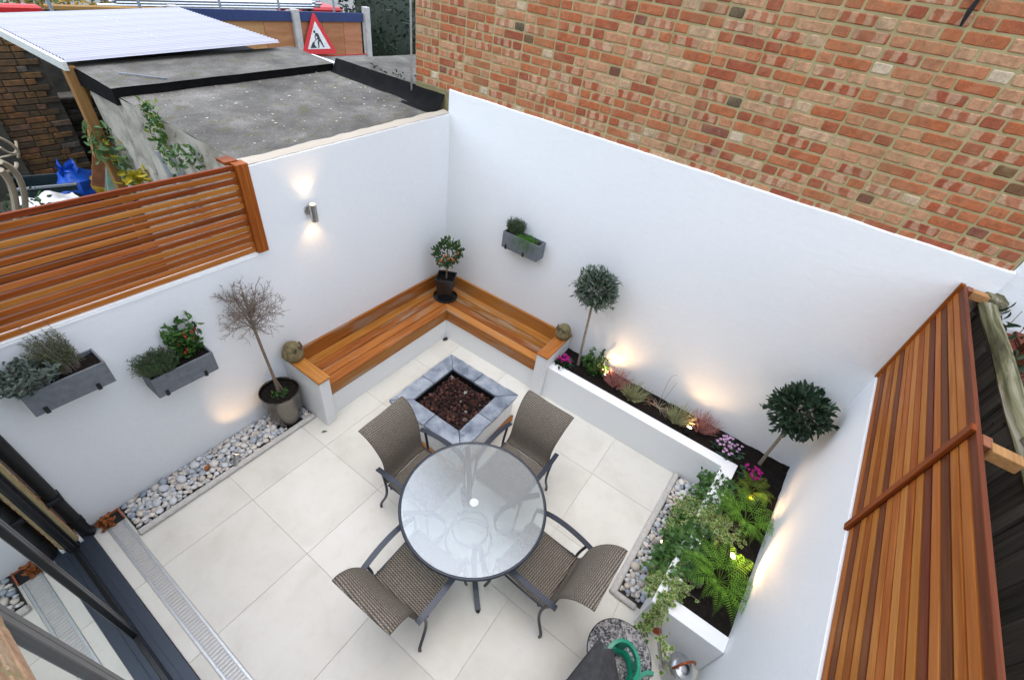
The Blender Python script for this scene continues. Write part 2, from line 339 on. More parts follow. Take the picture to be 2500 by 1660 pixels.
plain('shade_render', (.055, .055, .042), .95, .35, 7, bump=.3)  # grey-green render with the yard's shadow put into its dark colour
t = NT('poly_sheet'); t.set((.36, .37, .42, 1), .5, 0, .4)
plain('trim_white', (.55, .58, .54), .6, .1)
plain('blue_paint', (.012, .030, .11), .5, .15, 20)
plain('sign_red', (.52, .012, .018), .5, .15, 20)
plain('sign_white', (.62, .63, .61), .5, .12, 12)
plain('sign_black', (.02, .02, .02), .5, .1)
plain('blue_bag', (.010, .085, .46), .4, .2, 15)
plain('yellow_bag', (.36, .23, .006), .5, .25, 25)
plain('white_sheet', (.60, .61, .60), .6, .1)
plain('teal_dark', (.012, .028, .030), .5, .2)
plain('pale_green', (.16, .27, .19), .6, .2, 12)
plain('grey_paint', (.20, .23, .25), .6, .2, 15)
plain('rust_board', (.20, .08, .03), .9, .3, 12)
plain('earth', (.040, .034, .024), .95, .3, 5, bump=.5)
plain('far_ground', (.11, .10, .085), .95, .3, 1.2, bump=.3)
plain('red_paint', (.42, .012, .012), .45, .15)
plain('yellow_scrub', (.30, .20, .04), .9, .4, 8)
# glass
t = NT('table_glass'); cc = t.coord('Object', (1, 1, 1)); rip = t.n('TexNoise', {'Vector': t.coord('Object', (26, 60, 26)), 'Scale': 1.0, 'Detail': 3, 'Distortion': 1.2}).outputs['Fac']
bp = t.n('Bump', {'Height': rip, 'Strength': .35, 'Distance': .004})
tr = t.n('BsdfTransparent', {'Color': (.80, .87, .88, 1)}); gl = t.n('BsdfGlossy', {'Color': (1, 1, 1, 1), 'Roughness': .13, 'Normal': bp.outputs[0]}); rf = t.n('BsdfRefraction', {'Color': (.84, .91, .91, 1), 'Roughness': .20, 'IOR': 1.06, 'Normal': bp.outputs[0]}); df = t.n('BsdfDiffuse', {'Color': (.52, .57, .58, 1)})
fr = t.n('Fresnel', {'IOR': 1.5, 'Normal': bp.outputs[0]})
x1 = t.n('MixShader', {0: .68, 1: tr.outputs[0], 2: rf.outputs[0]}); x2 = t.n('MixShader', {0: .22, 1: x1.outputs[0], 2: df.outputs[0]})
fm = t.math('MULTIPLY_ADD', fr.outputs[0], 1.1, True); fm.node.inputs[2].default_value = .07
x3 = t.n('MixShader', {0: fm, 1: x2.outputs[0], 2: gl.outputs[0]}); t.link(x3.outputs[0], t.out.inputs[0])
t = NT('door_glass'); gl = t.n('BsdfGlossy', {'Color': (.92, .97, .96, 1), 'Roughness': .012}); df = t.n('BsdfTransparent', {'Color': (.45, .5, .5, 1)}); fr = t.n('Fresnel', {'IOR': 1.6})
fm = t.math('MULTIPLY_ADD', fr.outputs[0], 1.25, True); fm.node.inputs[2].default_value = .42
x = t.n('MixShader', {0: fm, 1: df.outputs[0], 2: gl.outputs[0]}); t.link(x.outputs[0], t.out.inputs[0])
def m_emit(name, col, st):
    t = NT(name); e = t.n('Emission', {'Color': col, 'Strength': st}); t.link(e.outputs[0], t.out.inputs[0])
m_emit('lamp_lens', (1, .72, .38, 1), 6.0)
# wicker
t = NT('wicker'); uv = t.n('UVMap'); sx = t.n('SeparateXYZ', {'Vector': uv.outputs[0]}); U, V = sx.outputs[0], sx.outputs[1]
zig = t.math('ABSOLUTE', t.math('SUBTRACT', t.math('FRACT', t.math('MULTIPLY', U, 1.0)), .5))
row = t.math('SINE', t.math('ADD', t.math('MULTIPLY', V, 350.0), t.math('MULTIPLY', zig, 34.0)))
colm = t.math('SINE', t.math('ADD', t.math('MULTIPLY', U, 290.0), t.math('MULTIPLY', t.math('SIGN', row), 1.57)))
nn = t.noise(t.coord('Object', rnd_off=True), 55, 4, .7); w = t.math('MULTIPLY_ADD', t.math('ADD', row, t.math('MULTIPLY', colm, .55)), .30); w.node.inputs[2].default_value = .5
f = t.math('ADD', t.math('MULTIPLY', w, .7), t.math('MULTIPLY', nn, .45), True)
c = t.ramp(f, [(.15, (.014, .011, .008)), (.45, (.075, .062, .046)), (.72, (.175, .152, .120)), (.98, (.34, .31, .255))]); t.set(c, .6, 0, .3); t.bump(w, .9, .006)
# foliage
def m_leaf(name, c0, c1, rough=.5, edge=None, trans=.25, spec=.4):
    t = NT(name); g = t.n('NewGeometry'); cc = t.coord('Object', rnd_off=True); n = t.noise(cc, 12, 3)
    f = t.math('ADD', t.math('MULTIPLY', g.outputs['Random Per Island'], .65), t.math('MULTIPLY', n, .45), True)
    c = t.ramp(f, [(.15, c0), (.85, c1)])
    if edge:
        a = t.n('Attribute', attribute_name='rim'); rr = t.math('ADD', a.outputs['Fac'], t.math('MULTIPLY', t.math('SUBTRACT', t.noise(cc, 70, 2), .5), .7))
        c = t.mix(t.ramp(rr, [(.70, (0, 0, 0)), (.84, (1, 1, 1))]), c, edge)
    t.set(c, rough, 0, spec)
    if trans:
        tl = t.n('BsdfTranslucent', {'Color': c}); mx = t.n('MixShader', {0: trans, 1: t.b.outputs[0], 2: tl.outputs[0]}); t.link(mx.outputs[0], t.out.inputs[0])
    return t.m
m_leaf('leaf_olive', (.035, .062, .042), (.20, .255, .19), .55)
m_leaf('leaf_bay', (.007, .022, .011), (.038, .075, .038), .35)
m_leaf('leaf_kumquat', (.010, .035, .012), (.06, .12, .03), .35)
m_leaf('leaf_sage', (.050, .075, .060), (.15, .19, .155), .8, trans=.1)
m_leaf('leaf_rosemary', (.035, .065, .028), (.12, .17, .075), .7)
m_leaf('leaf_thyme', (.014, .042, .014), (.05, .12, .035), .7)
m_leaf('leaf_chilli', (.016, .060, .012), (.07, .17, .03), .4)
m_leaf('leaf_chive', (.03, .12, .012), (.10, .26, .035), .5)
m_leaf('leaf_fern', (.05, .16, .010), (.21, .42, .04), .55)
m_leaf('leaf_fern_lit', (.05, .12, .01), (.22, .28, .02), .55)  # spotlight's yellow tint put into the fern colour; yard creeper shares it
m_leaf('leaf_ivy', (.02, .072, .014), (.085, .19, .042), .45)
m_leaf('leaf_ivy_var', (.035, .11, .022), (.10, .22, .045), .45, edge=(.46, .50, .20))
m_leaf('leaf_cyclamen', (.012, .035, .02), (.05, .10, .055), .5)
m_leaf('leaf_laurel', (.007, .016, .010), (.030, .050, .026), .45)
m_leaf('leaf_yellow', (.30, .26, .01), (.50, .40, .02), .6)
m_leaf('leaf_weed', (.05, .11, .035), (.16, .26, .10), .6)
m_leaf('heather_pink', (.28, .11, .095), (.55, .27, .24), .8)
m_leaf('heather_green', (.22, .23, .10), (.46, .46, .25), .8)
m_leaf('dead_stem', (.20, .16, .10), (.40, .35, .26), .85, trans=0)
m_leaf('petal_magenta', (.30, .006, .14), (.55, .015, .28), .5)
m_leaf('petal_lilac', (.50, .28, .50), (.72, .52, .70), .5)
plain('fruit_orange', (.65, .17, .012), .4, .15)
plain('fruit_red', (.45, .02, .012), .35, .2)
# ================================================================= SETTING
struct(MB().box(-60, 90, -60, 120, -.30, -.05).build('ground', 'far_ground'))
patio = struct(MB().box(-4.36, .0, -4.9, 0, -.05, -.006).build('patio', 'grout'))
TS = .768; xs = [-4.36, -4.275] + [] ; XB = [-4.153, -3.410, -2.640, -1.870, -1.100, -.330, 0.0]; YB = [0, -.765, -1.535, -2.305, -3.095, -3.860, -4.62, -4.9]
def tile(x0, x1, y0, y1):
    j = .0011; w, d = abs(x1 - x0) / 2 - j, abs(y1 - y0) / 2 - j
    m = MB().box(-w, w, -d, d, -.02, 0, .0015)
    m.build('paving_tile', 'limestone_tile', patio, loc=((x0 + x1) / 2, (y0 + y1) / 2, uni(-.0006, .0006)))
for i in range(len(XB) - 1):
    for k in range(len(YB) - 1): tile(XB[i], XB[i + 1], YB[k], YB[k + 1])
for k in range(len(YB) - 1): tile(-4.36, -4.278, YB[k] - .02, YB[k + 1] - .02)
# ---- left garden wall (plane y = 0)
lw = thing('garden_wall', 'white rendered garden wall below the shed roof, carrying the steel wall lamp', 'wall')
def slab_y(name, x0, x1, z0, z1a, z1b, y0, y1, mat, parent, n=40, jit=0.0):
    """wall along x with front face at y0 and a top running from z1a (x0) to z1b (x1)"""
    m = MB(); v = []; f = []
    for i in range(n + 1):
        a = i / n; x = x0 + (x1 - x0) * a; zt = z1a + (z1b - z1a) * a + uni(-jit, jit)
        v += [(x, y0, z0), (x, y0, zt), (x, y1, zt + .004), (x, y1, z0)]
    for i in range(n):
        p = i * 4
        for k in range(4): f.append((p + k, p + 4 + k, p + 4 + (k + 1) % 4, p + (k + 1) % 4))
    f += [(0, 1, 2, 3), (n * 4 + 3, n * 4 + 2, n * 4 + 1, n * 4)]
    m.add(v, f); return m.build(name, mat, parent)
slab_y('render_face', -2.385, 0.02, 1.832, 2.545, 2.640, 0, .16, 'white_render', lw, 60, .002)
slab_y('render_face', -4.46, 0.02, 0, 1.832, 1.832, 0, .16, 'white_render', lw, 20, 0)
m = MB()
def ledge(u, v):
    x = -2.36 + 2.36 * u; zt = 2.545 + .095 * u
    return (x, .012 + v * (.085 + .03 * mn.noise(Vector((x * 5, 0, 0)))), zt + .006 + .02 * v + .006 * mn.noise(Vector((x * 9, v * 4, 2))))
m.sheet(ledge, 90, 4).build('mortar_fillet', 'cream_mortar', lw, True)
MB().box(-4.46, -2.43, -.003, .03, 1.803, 1.8155).build('ledge', 'white_render', lw)
# ---- right house wall: white render up to z = 2.876, brick above (plane x = 0)
hw = thing('brick_house_wall', 'tall red brick house wall with white rendered lower part behind the planting', 'wall')
m = MB(); v = []; f = []; n = 120
for i in range(n + 1):
    y = .03 - i / n * 4.95; zt = 2.874 + .006 * mn.noise(Vector((y * 3, 0, 0))) + .003 * mn.noise(Vector((y * 23, 5, 0)))
    v += [(0, y, 0), (0, y, zt - .006), (.004, y, zt), (.045, y, zt + .004), (.045, y, 0)]
for i in range(n):
    p = i * 5
    for k in range(5): f.append((p + (k + 1) % 5, p + 5 + (k + 1) % 5, p + 5 + k, p + k))
f += [(4, 3, 2, 1, 0), (n * 5, n * 5 + 1, n * 5 + 2, n * 5 + 3, n * 5 + 4)]
m.add(v, f).build('render_face', 'white_render', hw)
MB().box(.0250, 3, -4.905, .545, 2.6, 6.4).build('mortar_bed', 'mortar', hw)
MB().box(.012, .05, .04, .535, 2.5, 2.855, .004).build('cement_skirt', 'concrete_olive', hw)
# bricks: Flemish bond
random.seed(11)
def brick_data(kind):
    L = .211 if kind else .099
    r = rnd()
    if r < .022: tone = uni(0, .07)
    elif r < .075: tone = uni(.08, .18)
    elif r < (.62 if kind else .46): tone = uni(.22, .44)
    elif r < .84: tone = uni(.48, .72)
    else: tone = uni(.74, 1.0) if not kind else uni(.6, .86)
    return L, tone, rnd() if kind else rnd() * .62, rnd()
def brick_geo(L, H=.0605, D=.05):
    """worn brick: rounded, slightly uneven outline with a soft arris"""
    o = []; hw_, hh = L / 2 + uni(-.002, .002), H / 2 + uni(-.0012, .0012)
    for (sy, sz_) in ((-1, -1), (1, -1), (1, 1), (-1, 1)):
        c1, c2 = uni(.003, .012), uni(.003, .012)
        A = (sy * hw_, sz_ * (hh - c1)); B = (sy * (hw_ - c2), sz_ * hh); o += [A, B] if sy * sz_ > 0 else [B, A]
    o = [(y + uni(-.0012, .0012), z + uni(-.0012, .0012)) for y, z in o]
    mids = []
    for i in range(len(o)):
        y0_, z0_ = o[i]; y1_, z1_ = o[(i + 1) % len(o)]; mids.append((y0_, z0_))
        if abs(y1_ - y0_) > .04: mids.append(((y0_ + y1_) / 2 + uni(-.01, .01), (z0_ + z1_) / 2 + uni(-.0018, .0012) * (1 if z0_ > 0 else -1)))
    o = mids; n = len(o); e = .005
    V = [(0, y - (e if y > 0 else -e) * min(1, abs(y) / .02), z - (e if z > 0 else -e) * min(1, abs(z) / .015)) for y, z in o] + [(.0035, y, z) for y, z in o] + [(D, y, z) for y, z in o]
    F = [tuple(range(n - 1, -1, -1))] + [(i, (i + 1) % n, n + (i + 1) % n, n + i) for i in range(n)] + [(n + i, n + (i + 1) % n, 2 * n + (i + 1) % n, 2 * n + i) for i in range(n)]
    return V, F
def brick_mesh(name, items):
    """items: list of (verts, faces, (y,z) origin, data)"""
    V = []; F = []; col = []; uvs = []
    for vs_, fs_, (oy, oz), (L, tone, st, ph) in items:
        o = len(V); V += [(x, y + oy, z + oz) for x, y, z in vs_]
        for fc in fs_:
            F.append(tuple(i + o for i in fc))
            for i in fc: uvs += [vs_[i][1], vs_[i][2]]
        col += [(tone, st, ph, 1)] * len(vs_)
    me = bpy.data.meshes.new(name); me.from_pydata(V, [], F); me.materials.append(MAT['brick'])
    uvl = me.uv_layers.new(name='UVMap'); uvl.data.foreach_set('uv', uvs)
    ca = me.color_attributes.new('tone', 'FLOAT_COLOR', 'POINT'); ca.data.foreach_set('color', [c for q in col for c in q]); me.update(); return me
VAR = {k: [] for k in (0, 1)}
for k in (0, 1):
    for i in range(92): d = brick_data(k); g = brick_geo(d[0]); VAR[k].append((g[0], g[1], d))
VME = {k: [brick_mesh('brick', [(a, b, (0, 0), d)]) for a, b, d in VAR[k]] for k in (0, 1)}
def sees(x, y, z, margin=0):
    d = Vector((x, y, z)) - _m.translation; w = d.dot(_f)
    if w < .1: return None
    u = 512 + 1080.97 / 2500 * 1024 * d.dot(_r) / w; v_ = 339.5 - 1080.97 / 2500 * 1024 * d.dot(_u) / w
    return (w, u, v_) if -margin < u < 1024 + margin and -margin < v_ < 679 + margin else None
cand = []
for row in range(50):
    z = 2.858 + .0375 + row * .075 - .012
    y = .54
    if row % 2: y += .0
    seq = 0
    while y > -4.9:
        k = (seq + row) % 2; L = (.215 if k else .1025)
        if seq == 0 and row % 2 == 0: L = .1025; k = 0
        if y - L < -4.9: break
        yc = y - L / 2
        if not (z < 2.93 and rnd() < .03): cand.append((k, yc, z))
        y -= L + .0112 + uni(-.0015, .0015); seq += 1
vis = sorted([(sees(0, yc, z, 4)[0], i) for i, (k, yc, z) in enumerate(cand) if sees(0, yc, z, 4)])
near = set(i for w, i in vis[:296]); rest = []
for i, (k, yc, z) in enumerate(cand):
    q = random.randrange(92)
    if i in near: put('brick', VME[k][q], hw, (.02 + uni(-.0015, .002), yc, z + uni(-.0015, .0015)), rot=(uni(-.006, .006), 0, uni(-.012, .012)))
    else:
        a, b, d = VAR[k][q]; rest.append(([(x + .02, y_, z_) for x, y_, z_ in a], b, (yc, z), d))
put('bricks_beyond', brick_mesh('bricks_beyond', rest), hw, kind='stuff')
tag(MB().box(.03, 2.5, -9, -4.912, -.05, 6.4).build('extension_wall', 'white_render'), 'white rendered extension wall past the end of the brickwork', 'wall')
tag(MB().tube([(.005, -3.86, 4.5), (.0, -3.837, 4.2), (-.004, -3.828, 4.12), (-.006, -3.831, 4.05)], [.009, .010, .014, .007], 10).build('black_cable', 'black_metal', None, True), 'black cable end hanging down the brickwork at the top right', 'cable')
# ---- third wall, skewed, on the right of the picture
tw = thing('garden_wall', 'white rendered boundary wall under the right-hand slatted fence', 'wall', (0, YW, 0), SKA)
MB().box(-5.6, .0, -.15, 0, 0, 1.795, .004).build('render_face', 'white_render', tw)
# ---- fences
random.seed(5)
def fence_slat(parent, L, h, loc, mat='fence_wood', th=.02, name='slat', rot=(0, 0, 0), b=.002):
    return MB().box(-L / 2, L / 2, -th / 2, th / 2, -h / 2, h / 2, b).build(name, mat, parent, loc=loc, rot=rot)
lf = thing('slatted_fence', 'orange cedar slatted fence on top of the wall beside the shed', 'fence')
pit = (2.573 - 1.834) / 15
for i in range(15):
    z = 1.834 + (i + .5) * pit; h = pit - (.0135 if i not in (9, 10, 11) else .0160); x0 = -4.46
    fence_slat(lf, 2.06, h, (x0 + 1.03, .022, z), ('fence_light' if i in (1, 4, 11) else 'fence_wood'))
put('post', MB().box(-.372, .372, -.0475, .0475, -.0475, .0475, .003).mesh('post', 'fence_wood_dark'), lf, (-2.385, .024 , 2.207), rot=(0, R(90), 0)).data.materials[0] = MAT['fence_wood']
for x in (-4.25,): put('back_post', MB().box(-.37, .37, -.035, .035, -.035, .035, .003).mesh('post', 'fence_wood_dark'), lf, (x, .082, 2.203), rot=(0, R(90), 0))
MB().box(-.05, .05, -.06, .06, -.012, .012, .002).build('post_cap', 'fence_wood', lf, loc=(-2.42, .11, 2.575))
rf_ = thing('slatted_fence', 'cedar slatted fence panel with upright batten on the right-hand wall', 'fence', (0, YW, 0), SKA)
H0, H1, NS = 1.799, 2.708, 17; pit = (H1 - H0) / NS
shades = [.5, .8, .2, .6, .3, .9, .5, .55, .2, .6, .2, .9, .25, .85, .5, .2, .8]
for i in range(NS):
    z = H0 + (i + .5) * pit; L = 5.1
    fence_slat(rf_, L, pit - .0095, (-L / 2 - .035, -.022, z), 'fence_deep' if shades[i] > .72 else ('fence_light' if shades[i] < .35 else 'fence_wood'), th=.022)
def upright(parent, x, d, z0, z1, w, t_, mat='fence_wood', name='batten'):
    h = (z1 - z0) / 2
    return put(name, MB().box(-h, h, -w / 2, w / 2, -t_ / 2, t_ / 2, .003).mesh(name, mat), parent, (x, d, (z0 + z1) / 2), rot=(0, R(90), R(0)))
# rotated about Y: local z -> world x, local y stays along the fence depth
def batten(x, w=.05, t_=.02, z0=H0 - .012, z1=H1 + .004, d=.001):
    h = (z1 - z0) / 2
    return put('batten', MB().box(-h, h, -t_ / 2, t_ / 2, -w / 2, w / 2, .003).mesh('batten', 'fence_wood'), rf_, (x, d, (z0 + z1) / 2), rot=(0, R(90), 0))
batten(-.022, .032, .03, d=-.008); batten(-1.785); batten(-3.6)
for x in (-.03, -1.83, -3.6):
    put('post', MB().box(-.5, .5, -.02, .02, -.04, .04, .003).mesh('post', 'fence_wood_dark'), rf_, (x, -.056, 2.20), rot=(0, R(90), 0))
for x, l in ((-.05, .10), (-1.86, .11), (-3.6, .2)):
    MB().box(-.035, .035, -l / 2, l / 2, -.028, .028, .003).build('spacer_block', 'raw_timber', rf_, loc=(x, -.066 - l / 2, H1 - .032))
of = thing('old_fence', 'weathered dark board fence with mossy top rail behind the cedar panel', 'fence', (0, -4.585, 0), 0)
random.seed(3)
x = .05
while x > -4.4:
    w = uni(.13, .16); z1 = 2.625 + .033 * x + uni(-.006, .006)
    put('board', MB().box(-z1 / 2, z1 / 2, -.01, .01, -w / 2 + .002, w / 2 - .002, .003).mesh('board', 'dark_board'), of, (x - w / 2, -.315 + uni(-.004, .004), z1 / 2), rot=(0, R(90), 0)); x -= w
for x in (-.1, -.62, -1.18, -1.95, -2.9): put('upright_batten', MB().box(-1.28, 1.28, -.011, .011, -.028, .028, .004).mesh('batten', 'dark_board'), of, (x, -.292, 1.3), rot=(0, R(90), 0))
for z in (2.2, 1.5): MB().box(-2.2, 2.2, -.014, .014, -.04, .04, .004).build('rail', 'dark_board', of, loc=(-2.15, -.288, z))
def rail(u, v):
    x = .12 - 4.5 * u; a = 2 * pi * v; k = 1 + .07 * mn.noise(Vector((x * 6, 0, 1)))
    return (x, -.325 + .055 * cos(a) * k, 2.655 - .075 * u * 2 + .036 * sin(a) * k + .012 * mn.noise(Vector((x * 2, 0, 0))))
m = MB(); m.sheet(rail, 80, 8); m.build('top_rail', 'mossy_timber', of, True)
for x in (-.02, -1.62): MB().box(-.075, .075, -.06, .06, -.05, .05, .012).build('post_top', 'mossy_timber', of, loc=(x, -.345, 2.66), rz=.1)
nt = thing('neighbour_trellis', 'red-brown timber frame with grey boards beyond the mossy fence rail', 'trellis', (0, -4.66, 0), 0)
MB().box(-2.1, 2.1, -.03, .03, -1.2, 1.2, .004).build('back_board', 'red_timber', nt, loc=(-2.0, -.50, 1.28))
for i in range(9): put('board', MB().box(-.2, .2, -.012, .012, -.06, .06, .004).mesh('board', 'old_timber'), nt, (.0 - i * .46, -.465, 2.42))
for x in (-.45, -1.25, -2.3): MB().box(-.04, .04, -.03, .03, -.3, .3, .004).build('rail', 'red_timber', nt, loc=(x, -.44, 2.35))
MB().box(-2.1, 2.1, -.045, .045, -.012, .012, .003).build('top_rail', 'red_timber', nt, loc=(-2.0, -.56, 2.50))
# ================================================================= CORNER BENCH
random.seed(21)
D1, D2, A1, A2, HS = .504, .512, 2.343, 1.925, .47
bench = thing('corner_bench', 'L-shaped corner bench with iroko boards on white rendered base', 'bench')
def run_board(a, b, z0, z1, name, left, end, mit=True, mat='bench_wood'):
    """board lying between depth a and b from the wall; mitred at the corner"""
    m = MB(); e0 = (a, b) if mit else (0, 0)
    if left:   # along x, depth = -y ; local x along world x
        m.prism([(-end, -a), (-e0[0], -a), (-e0[1], -b), (-end, -b)], z0, z1); o = m.build(name, mat, bench)
    else:      # along y ; rotate 90 degrees: world = (-ly, lx)
        m.prism([(-end, a), (-e0[0], a), (-e0[1], b), (-end, b)], z0, z1); o = m.build(name, mat, bench, rz=R(90))
    bv = o.modifiers.new('bevel', 'BEVEL'); bv.width = .003; bv.segments = 1; bv.limit_method = 'ANGLE'
    return o
for left, end, dep in ((True, A1, D1), (False, A2, D2)):
    b0 = .034; w = (dep + .006 - b0) / 4
    for i in range(4):
        run_board(b0 + i * w + (.0035 if i else .0), b0 + (i + 1) * w - .0045, HS - .026, HS + uni(-.001, .001), 'seat_board', left, end)
    run_board(.003, .030, HS - .03, .642, 'backboard', left, end)
    run_board(dep - .024, dep - .001, .302, HS - .030, 'fascia', left, end)
m = MB()
m.prism([(-A1, -.01), (-.01, -.01), (-.01, -A2), (-D2 + .012, -A2), (-D2 + .012, -D1 + .012), (-A1, -D1 + .012)], 0, .30)
m.build('base', 'white_base', bench)
MB().prism([(-A1, -.031), (-.031, -.031), (-.031, -A2), (-D2 + .03, -A2), (-D2 + .03, -D1 + .03), (-A1, -D1 + .03)], .301, HS - .045).build('gap_shade_support', 'drain_dark', bench)  # support painted near-black to stand for shade in the board gaps
def pillar(name, x0, x1, y0, y1):
    MB().box(x0, x1, y0, y1, 0, .634, .006).build(name, 'white_base', bench)
pillar('arm_pillar', -2.462, -2.344, -.578, -.002); pillar('arm_pillar', -.576, -.002, -2.066, -1.926)
MB().box(-.292, .292, -.068, .068, -.0125, .0125, .003).build('arm_cap', 'bench_wood', bench, loc=(-2.402, -.294, .648), rz=R(90))
MB().box(-.292, .292, -.074, .074, -.0125, .0125, .003).build('arm_cap', 'bench_wood', bench, loc=(-.294, -2.0, .648))
tag(MB().blob((0, 0, 0), .035, 8, 5, .6, 1.2, .8, .35).build('dead_leaf_clump', 'bed_soil', None, True, loc=(-D2 - .03, -D1 - .03, .008)), 'small clump of dead leaves in the inner floor corner of the bench', 'leaves')
# ---- carved stone owls
def owl(name, loc, rz, s, label, tilt=0.0):
    m = MB(); n, k = 28, 18
    prof = [(0, 0), (.52, .01), (.78, .10), (.93, .28), (1.0, .5), (.98, .75), (.92, 1.0), (.84, 1.25), (.74, 1.5), (.6, 1.72), (.42, 1.88), (.2, 1.98), (0, 2.0)]
    v = []; f = []
    for r, z in prof:
        for i in range(n):
            a = 2 * pi * i / n; x, y = cos(a), sin(a)           # face looks to +x
            rr = r; 
            if z > .7 and x > 0:
                for sg in (-1, 1):
                    dd = ((y * r - sg * .30) / .26) ** 2 + ((z - 1.42) / .26) ** 2
                    if dd < 1: rr -= .16 * (1 - dd)
                dd = ((y * r) / .10) ** 2 + ((z - 1.2) / .22) ** 2
                if dd < 1: rr += .12 * (1 - dd)
            v.append((x * rr * .5 * s, y * rr * .5 * s, z * .5 * s))
    for j in range(len(prof) - 1):
        for i in range(n): f.append((j * n + i, j * n + (i + 1) % n, (j + 1) * n + (i + 1) % n, (j + 1) * n + i))
    m.add(v, f); root = thing(name, label, 'statue', loc, rz); root.rotation_euler = (0, tilt, rz)
    m.build('body', 'owl_stone', root, True)
    for sg in (-1, 1):
        MB().tube([((.395 - .05 * abs(cos(q))) * s, (sg * .16 + .105 * cos(q)) * s, (.71 + .105 * sin(q)) * s) for q in [2 * pi * w / 16 for w in range(17)]], .018 * s, 6, False).build('eye_ring', 'bed_soil', root, True); MB().blob((.385 * s, sg * .16 * s, .71 * s), .045 * s, 8, 6, 0, .6, 1, 1).build('eye', 'bed_soil', root, True)
        m = MB(); m.tube([(.02 * s, sg * .47 * s, .72 * s), (.05 * s, sg * .51 * s, .45 * s), (.0, sg * .44 * s, .12 * s)], [.04 * s, .07 * s, .03 * s], 8, flat=1.6); m.build('wing', 'owl_stone', root, True)
    MB().tube([(.40 * s, 0, .66 * s), (.47 * s, 0, .60 * s), (.45 * s, 0, .54 * s)], [.04 * s, .03 * s, .006 * s], 6).build('beak', 'owl_stone', root, True)
owl('stone_owl', (-2.405, -.115, .661), R(-78), .205, 'larger round carved stone owl on the left bench arm by the bare tree')
owl('stone_owl', (-.125, -2.0, .661), R(172), .19, 'smaller carved stone owl on the right bench arm beside the olive tree')
# ================================================================= FIRE PIT
fp = thing('fire_pit', 'square white fire pit edged with blue-grey slate and filled with lava rock', 'fire pit', (-1.555, -1.555, 0), 0)
O, I, HT = .485, .305, .43
for (sx, sy) in ((1, 0), (-1, 0), (0, 1), (0, -1)):
    if sx: MB().box(sx * (O - .03), sx * (I + .01), -(O - .03), O - .03, .0, HT - .032, .004).build('base_wall', 'white_base', fp)
    else: MB().box(-(I + .009), I + .009, sy * (O - .03), sy * (I + .01), 0, HT - .032, .004).build('base_wall', 'white_base', fp)
for i in range(4):
    q = Matrix.Rotation(i * pi / 2, 4, 'Z')
    for half in (-1, 1):
        m = MB(); j = .004; ys = half * uni(.0, .0)
        a, b = (I + .004, O)
        poly = [(a, half * j), (b + uni(-.004, .004), half * j), (b + uni(-.006, .006), half * b * .5), (b + uni(-.003, .003), half * (b - j)), (a, half * (a - j))]
        # finely broken outer edge
        out = [poly[0]]
        for k in range(9): out.append((b + uni(-.006, .004), half * (j + (b - 2 * j) * k / 8)))
        out.append((a, half * (a - j * 1.2)))
        m.prism(out, -.016, .016 + uni(-.002, .003)); m.v = [tuple(q @ Vector(p)) for p in m.v]
        o = m.build('slate_slab', 'slate', fp, loc=(0, 0, HT - .016)); bv = o.modifiers.new('b', 'BEVEL'); bv.width = .004; bv.segments = 1; bv.limit_method = 'ANGLE'; bv.angle_limit = R(50)
m = MB()
for i in range(4):
    m.M = Matrix.Rotation(i * pi / 2, 4, 'Z'); m.box(I + .008, O - .012, -(O - .016), O - .016, HT - .034 - .0007 * i, HT - .008 - .0007 * i)
m.build('slate_joint', 'slate_joint', fp)
MB().box(-I - .008, I + .008, -I - .008, I + .008, HT - .13, HT - .115).build('grate_tray', 'drain_dark', fp)
m = MB()
for i in range(4): m.M = Matrix.Rotation(i * pi / 2, 4, 'Z'); m.box(I - .002, I + .006, -I, I, HT - .12, HT - .03)
m.build('steel_liner', 'felt_black', fp)
LM = []
for i in range(8):
    m = MB(); m.blob((0, 0, 0), 1, 7, 5, .75, uni(.85, 1.1), uni(.8, 1), uni(.7, .9), seed=i + 1); LM.append(m.mesh('lava_rock', 'lava', False))
cnt = 0; pts = []
for layer, (num, zz) in enumerate(((150, HT - .088), (145, HT - .062))):
    tries = 0; got = []
    while len(got) < num and tries < 30000:
        tries += 1; r = uni(.016, .027); x, y = uni(-I + r, I - r), uni(-I + r, I - r)
        if all((x - a) ** 2 + (y - b) ** 2 > ((r + c) * .80) ** 2 for a, b, c in got):
            got.append((x, y, r)); o = put('lava_rock', LM[random.randrange(8)], fp, (x, y, zz + uni(-.008, .010) - .03 * max(abs(x), abs(y)) / I * layer), rot=(uni(0, 6), uni(0, 6), uni(0, 6))); o.scale = (r, r, r)
for s in (0, 1):
    m = MB()
    if s == 0: m.box(-.47, .47, -.012, .012, -.045, .045, .003); m.build('timber_skirt', 'bench_wood', fp, loc=(.0, -O + .014, .05))
    else: m.box(-.44, .44, -.012, .012, -.045, .045, .003); m.build('timber_skirt', 'bench_wood', fp, loc=(-O + .014, .02, .05), rz=R(90))
